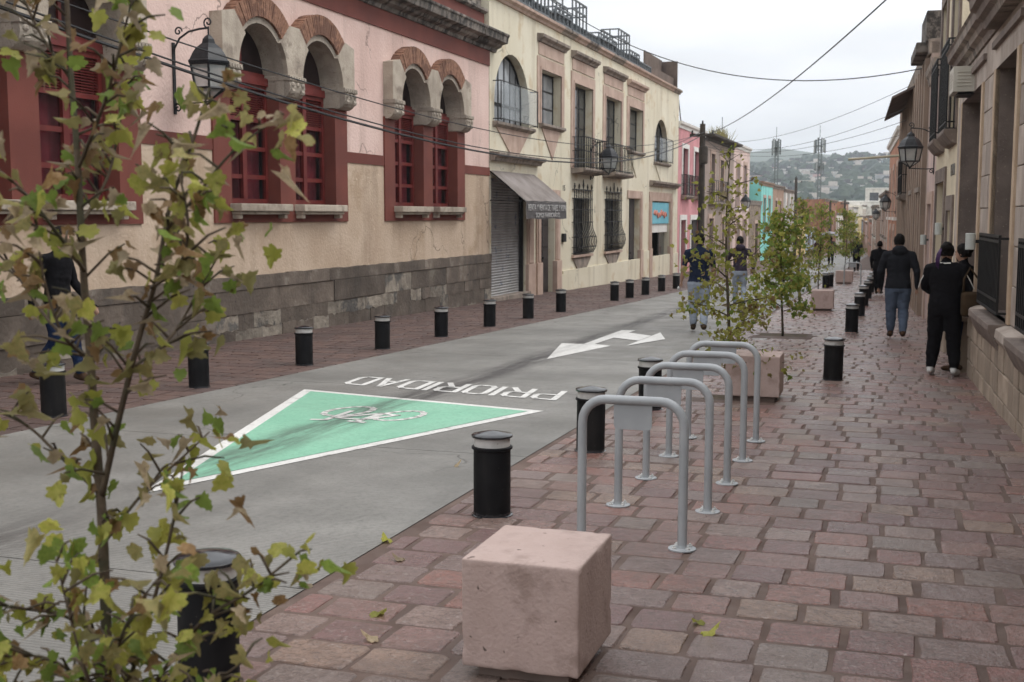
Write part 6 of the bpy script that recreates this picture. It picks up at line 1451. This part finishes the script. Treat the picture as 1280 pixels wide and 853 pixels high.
def small_tree(x, y, h, label, seed, nl, spread, wts, leafs=0.07, low=0.35, dens_top=1.0, lean=0.0):
    r = random.Random(seed); zb = gz(y); t = empty('young_tree', (x, y, zb), 0, label, 'tree', 'young pavement trees'); wood = MB()
    trunk = [Vector((lean*z/h+0.03*sin(z*2+seed), 0.03*cos(z*1.7+seed), z)) for z in [h*i/10 for i in range(11)]]
    wood.tube([tuple(p) for p in trunk], [0.022*(1-0.8*i/10) for i in range(11)], 7)
    tips = []
    nbr = 16
    for k in range(nbr):
        f = low+(1-low)*(k+r.random()*0.5)/nbr; i = min(9, int(f*10)); p = trunk[i].lerp(trunk[i+1], f*10-i) if i < 10 else trunk[10]
        a = k*2.4+r.uniform(-.4, .4); ln = spread*(1.05-0.75*((f-low)/(1-low)))*r.uniform(0.7, 1.2); up_ = r.uniform(0.3, 0.9)
        pts = [p, p+Vector((cos(a)*ln*0.5, sin(a)*ln*0.5, ln*0.4*up_)), p+Vector((cos(a)*ln, sin(a)*ln, ln*0.65*up_))]
        wood.tube([tuple(q) for q in pts], [0.009, 0.006, 0.003], 5)
        for j in range(4):
            tt = r.uniform(0.35, 1.0); s0 = pts[0].lerp(pts[2], tt); d = Vector((r.gauss(0, 1), r.gauss(0, 1), r.uniform(-.3, .9))).normalized()*r.uniform(0.08, 0.22); wood.tube([tuple(s0), tuple(s0+d)], [0.004, 0.002], 4); tips += [s0, s0+d, s0+d]
        tips += pts[1:]
    tips += [trunk[-1], trunk[-2], trunk[-3]]
    wood.build('trunk', m_bark, t, smooth=True); fo = [MB() for _ in LM]
    for k in range(nl):
        p = min(r.choice(tips), r.choice(tips), key=lambda q: q.z) if seed == 1 else r.choice(tips); p = p+Vector((r.gauss(0, .075), r.gauss(0, .075), r.gauss(0, .07)-0.02)); m_ = r.choices(range(5), wts)[0]; s_ = leafs*r.uniform(0.6, 1.2)
        e = (r.gauss(0, .6), r.gauss(0, .6), r.uniform(0, 6.3)); sh = r.choice(SH[:4]) if y < 25 else r.choice(SIMPLE)
        mt = Matrix.Translation(p) @ (Matrix.Rotation(e[2], 4, 'Z') @ Matrix.Rotation(e[1], 4, 'Y') @ Matrix.Rotation(e[0], 4, 'X')) @ Matrix.Scale(s_, 4)
        fo[m_].add([tuple(mt @ Vector(v)) for v in sh[0]], sh[1])
    al = MB()
    for m_, q in enumerate(fo): al.mi = m_; al.add(q.v, q.f)
    stuff(al.build('crown', LM, t, smooth=True)); return t
small_tree(-1.62, 12.35, 2.6, 'thin yellowing tree behind the bicycle stands', 1, 1150, 0.52, (0.6, 5.0, 1.4, 0.6, 0.5), 0.05, 0.08)
small_tree(-1.80, 20.66, 2.05, 'bushy green young tree past the second stone cube', 2, 1150, 0.58, (5, 4.2, 0.5, 0.1, 0.1), 0.078, 0.18)
small_tree(-2.15, 29.4, 2.6, 'yellow green tree behind the bushy green one', 3, 900, 0.55, (2.5, 3, 1.5, 0.5, 0.2), 0.10, 0.2)
small_tree(-2.25, 38.9, 2.7, 'green tree left of the far bollard pair', 4, 1000, 0.6, (4, 3, 1, 0.3, 0.1), 0.11, 0.25)
small_tree(-2.15, 57.0, 2.9, 'distant green pavement tree right of the umbrella', 5, 1100, 0.75, (4, 3, 1, 0.3, 0.1), 0.14, 0.2)
small_tree(-2.3, 66.0, 3.0, 'farthest golden green pavement tree near the street end', 6, 900, 0.75, (2, 3, 1.5, 0.5, 0.1), 0.15, 0.2)
# weeds on the roof of the brown house
wd = empty('roof_weed', (-9.35, 66.5, 5.72), 0, 'tuft of weeds growing on the brown house roof', 'plant')
mb = MB(); r = random.Random(8)
for k in range(160):
    a = r.uniform(0, 6.3); p = Vector((r.gauss(0, .18), r.gauss(0, 1.0), 0)); q = p+Vector((r.gauss(0, .2), r.gauss(0, .3), r.uniform(.3, .9))); s_ = Vector((0.05, 0.05, 0))
    mb.add([tuple(p), tuple(p+s_), tuple(q)], [(0, 1, 2)])
stuff(mb.build('blades', LM[2], wd))
# fallen leaves
r = random.Random(66)
FL = [(-2.37, 5.55), (-2.6, 5.9), (-2.15, 4.7), (-1.75, 5.0), (-1.9, 5.6), (-2.0, 4.4), (-1.62, 5.35), (-2.62, 5.0), (-0.75, 5.05), (-0.72, 4.9), (-1.5, 6.9), (-3.0, 8.0), (-3.3, 9.2), (-2.9, 11.6), (-0.2, 8.8), (-2.45, 7.4), (-1.95, 6.2), (-1.2, 7.8), (0.2, 6.6), (-1.7, 9.4)]
PL = ['at the road edge left of the stone cube', 'on the road just off the paving edge', 'on the paving left of the stone cube, lower one', 'just left of the stone cube on the paving', 'between the stone cube and the road edge', 'near the lower edge left of the stone cube', 'right behind the stone cube', 'on the road near the foreground bollard', 'on the paving right of the stone cube, upper one', 'on the paving right of the stone cube, lower one', 'between the first two bicycle stands', 'on the road below the green triangle', 'on the road right of the green triangle', 'on the road beside the painted word', 'on the right walkway beyond the bicycle stands', 'at the road edge beside the second near bollard', 'left of the nearest bicycle stand', 'under the middle bicycle stand', 'on the right walkway nearest the stone wall', 'under the farthest of the five bicycle stands']
for i, (x, y) in enumerate(FL):
    if i in (4, 10, 12, 14, 16, 17, 18, 19): continue
    k = r.choice((1, 2, 3)); m_ = r.choice((1, 4, 4, 3)); o = leaf_object(k, m_); o.name = 'fallen_leaf'; s_ = r.uniform(0.05, 0.085); o.scale = (s_, s_, s_)
    o.location = (x, y, gz(y)+0.012); o.rotation_euler = (pi/2+r.gauss(0, .12), r.gauss(0, .12), r.uniform(0, 6.3)); tag(o, f'{[0, "yellow green", 0, "brown", "dry tan"][m_]} fallen leaf {PL[i]}', 'leaf', 'fallen leaves scattered on paving and road')
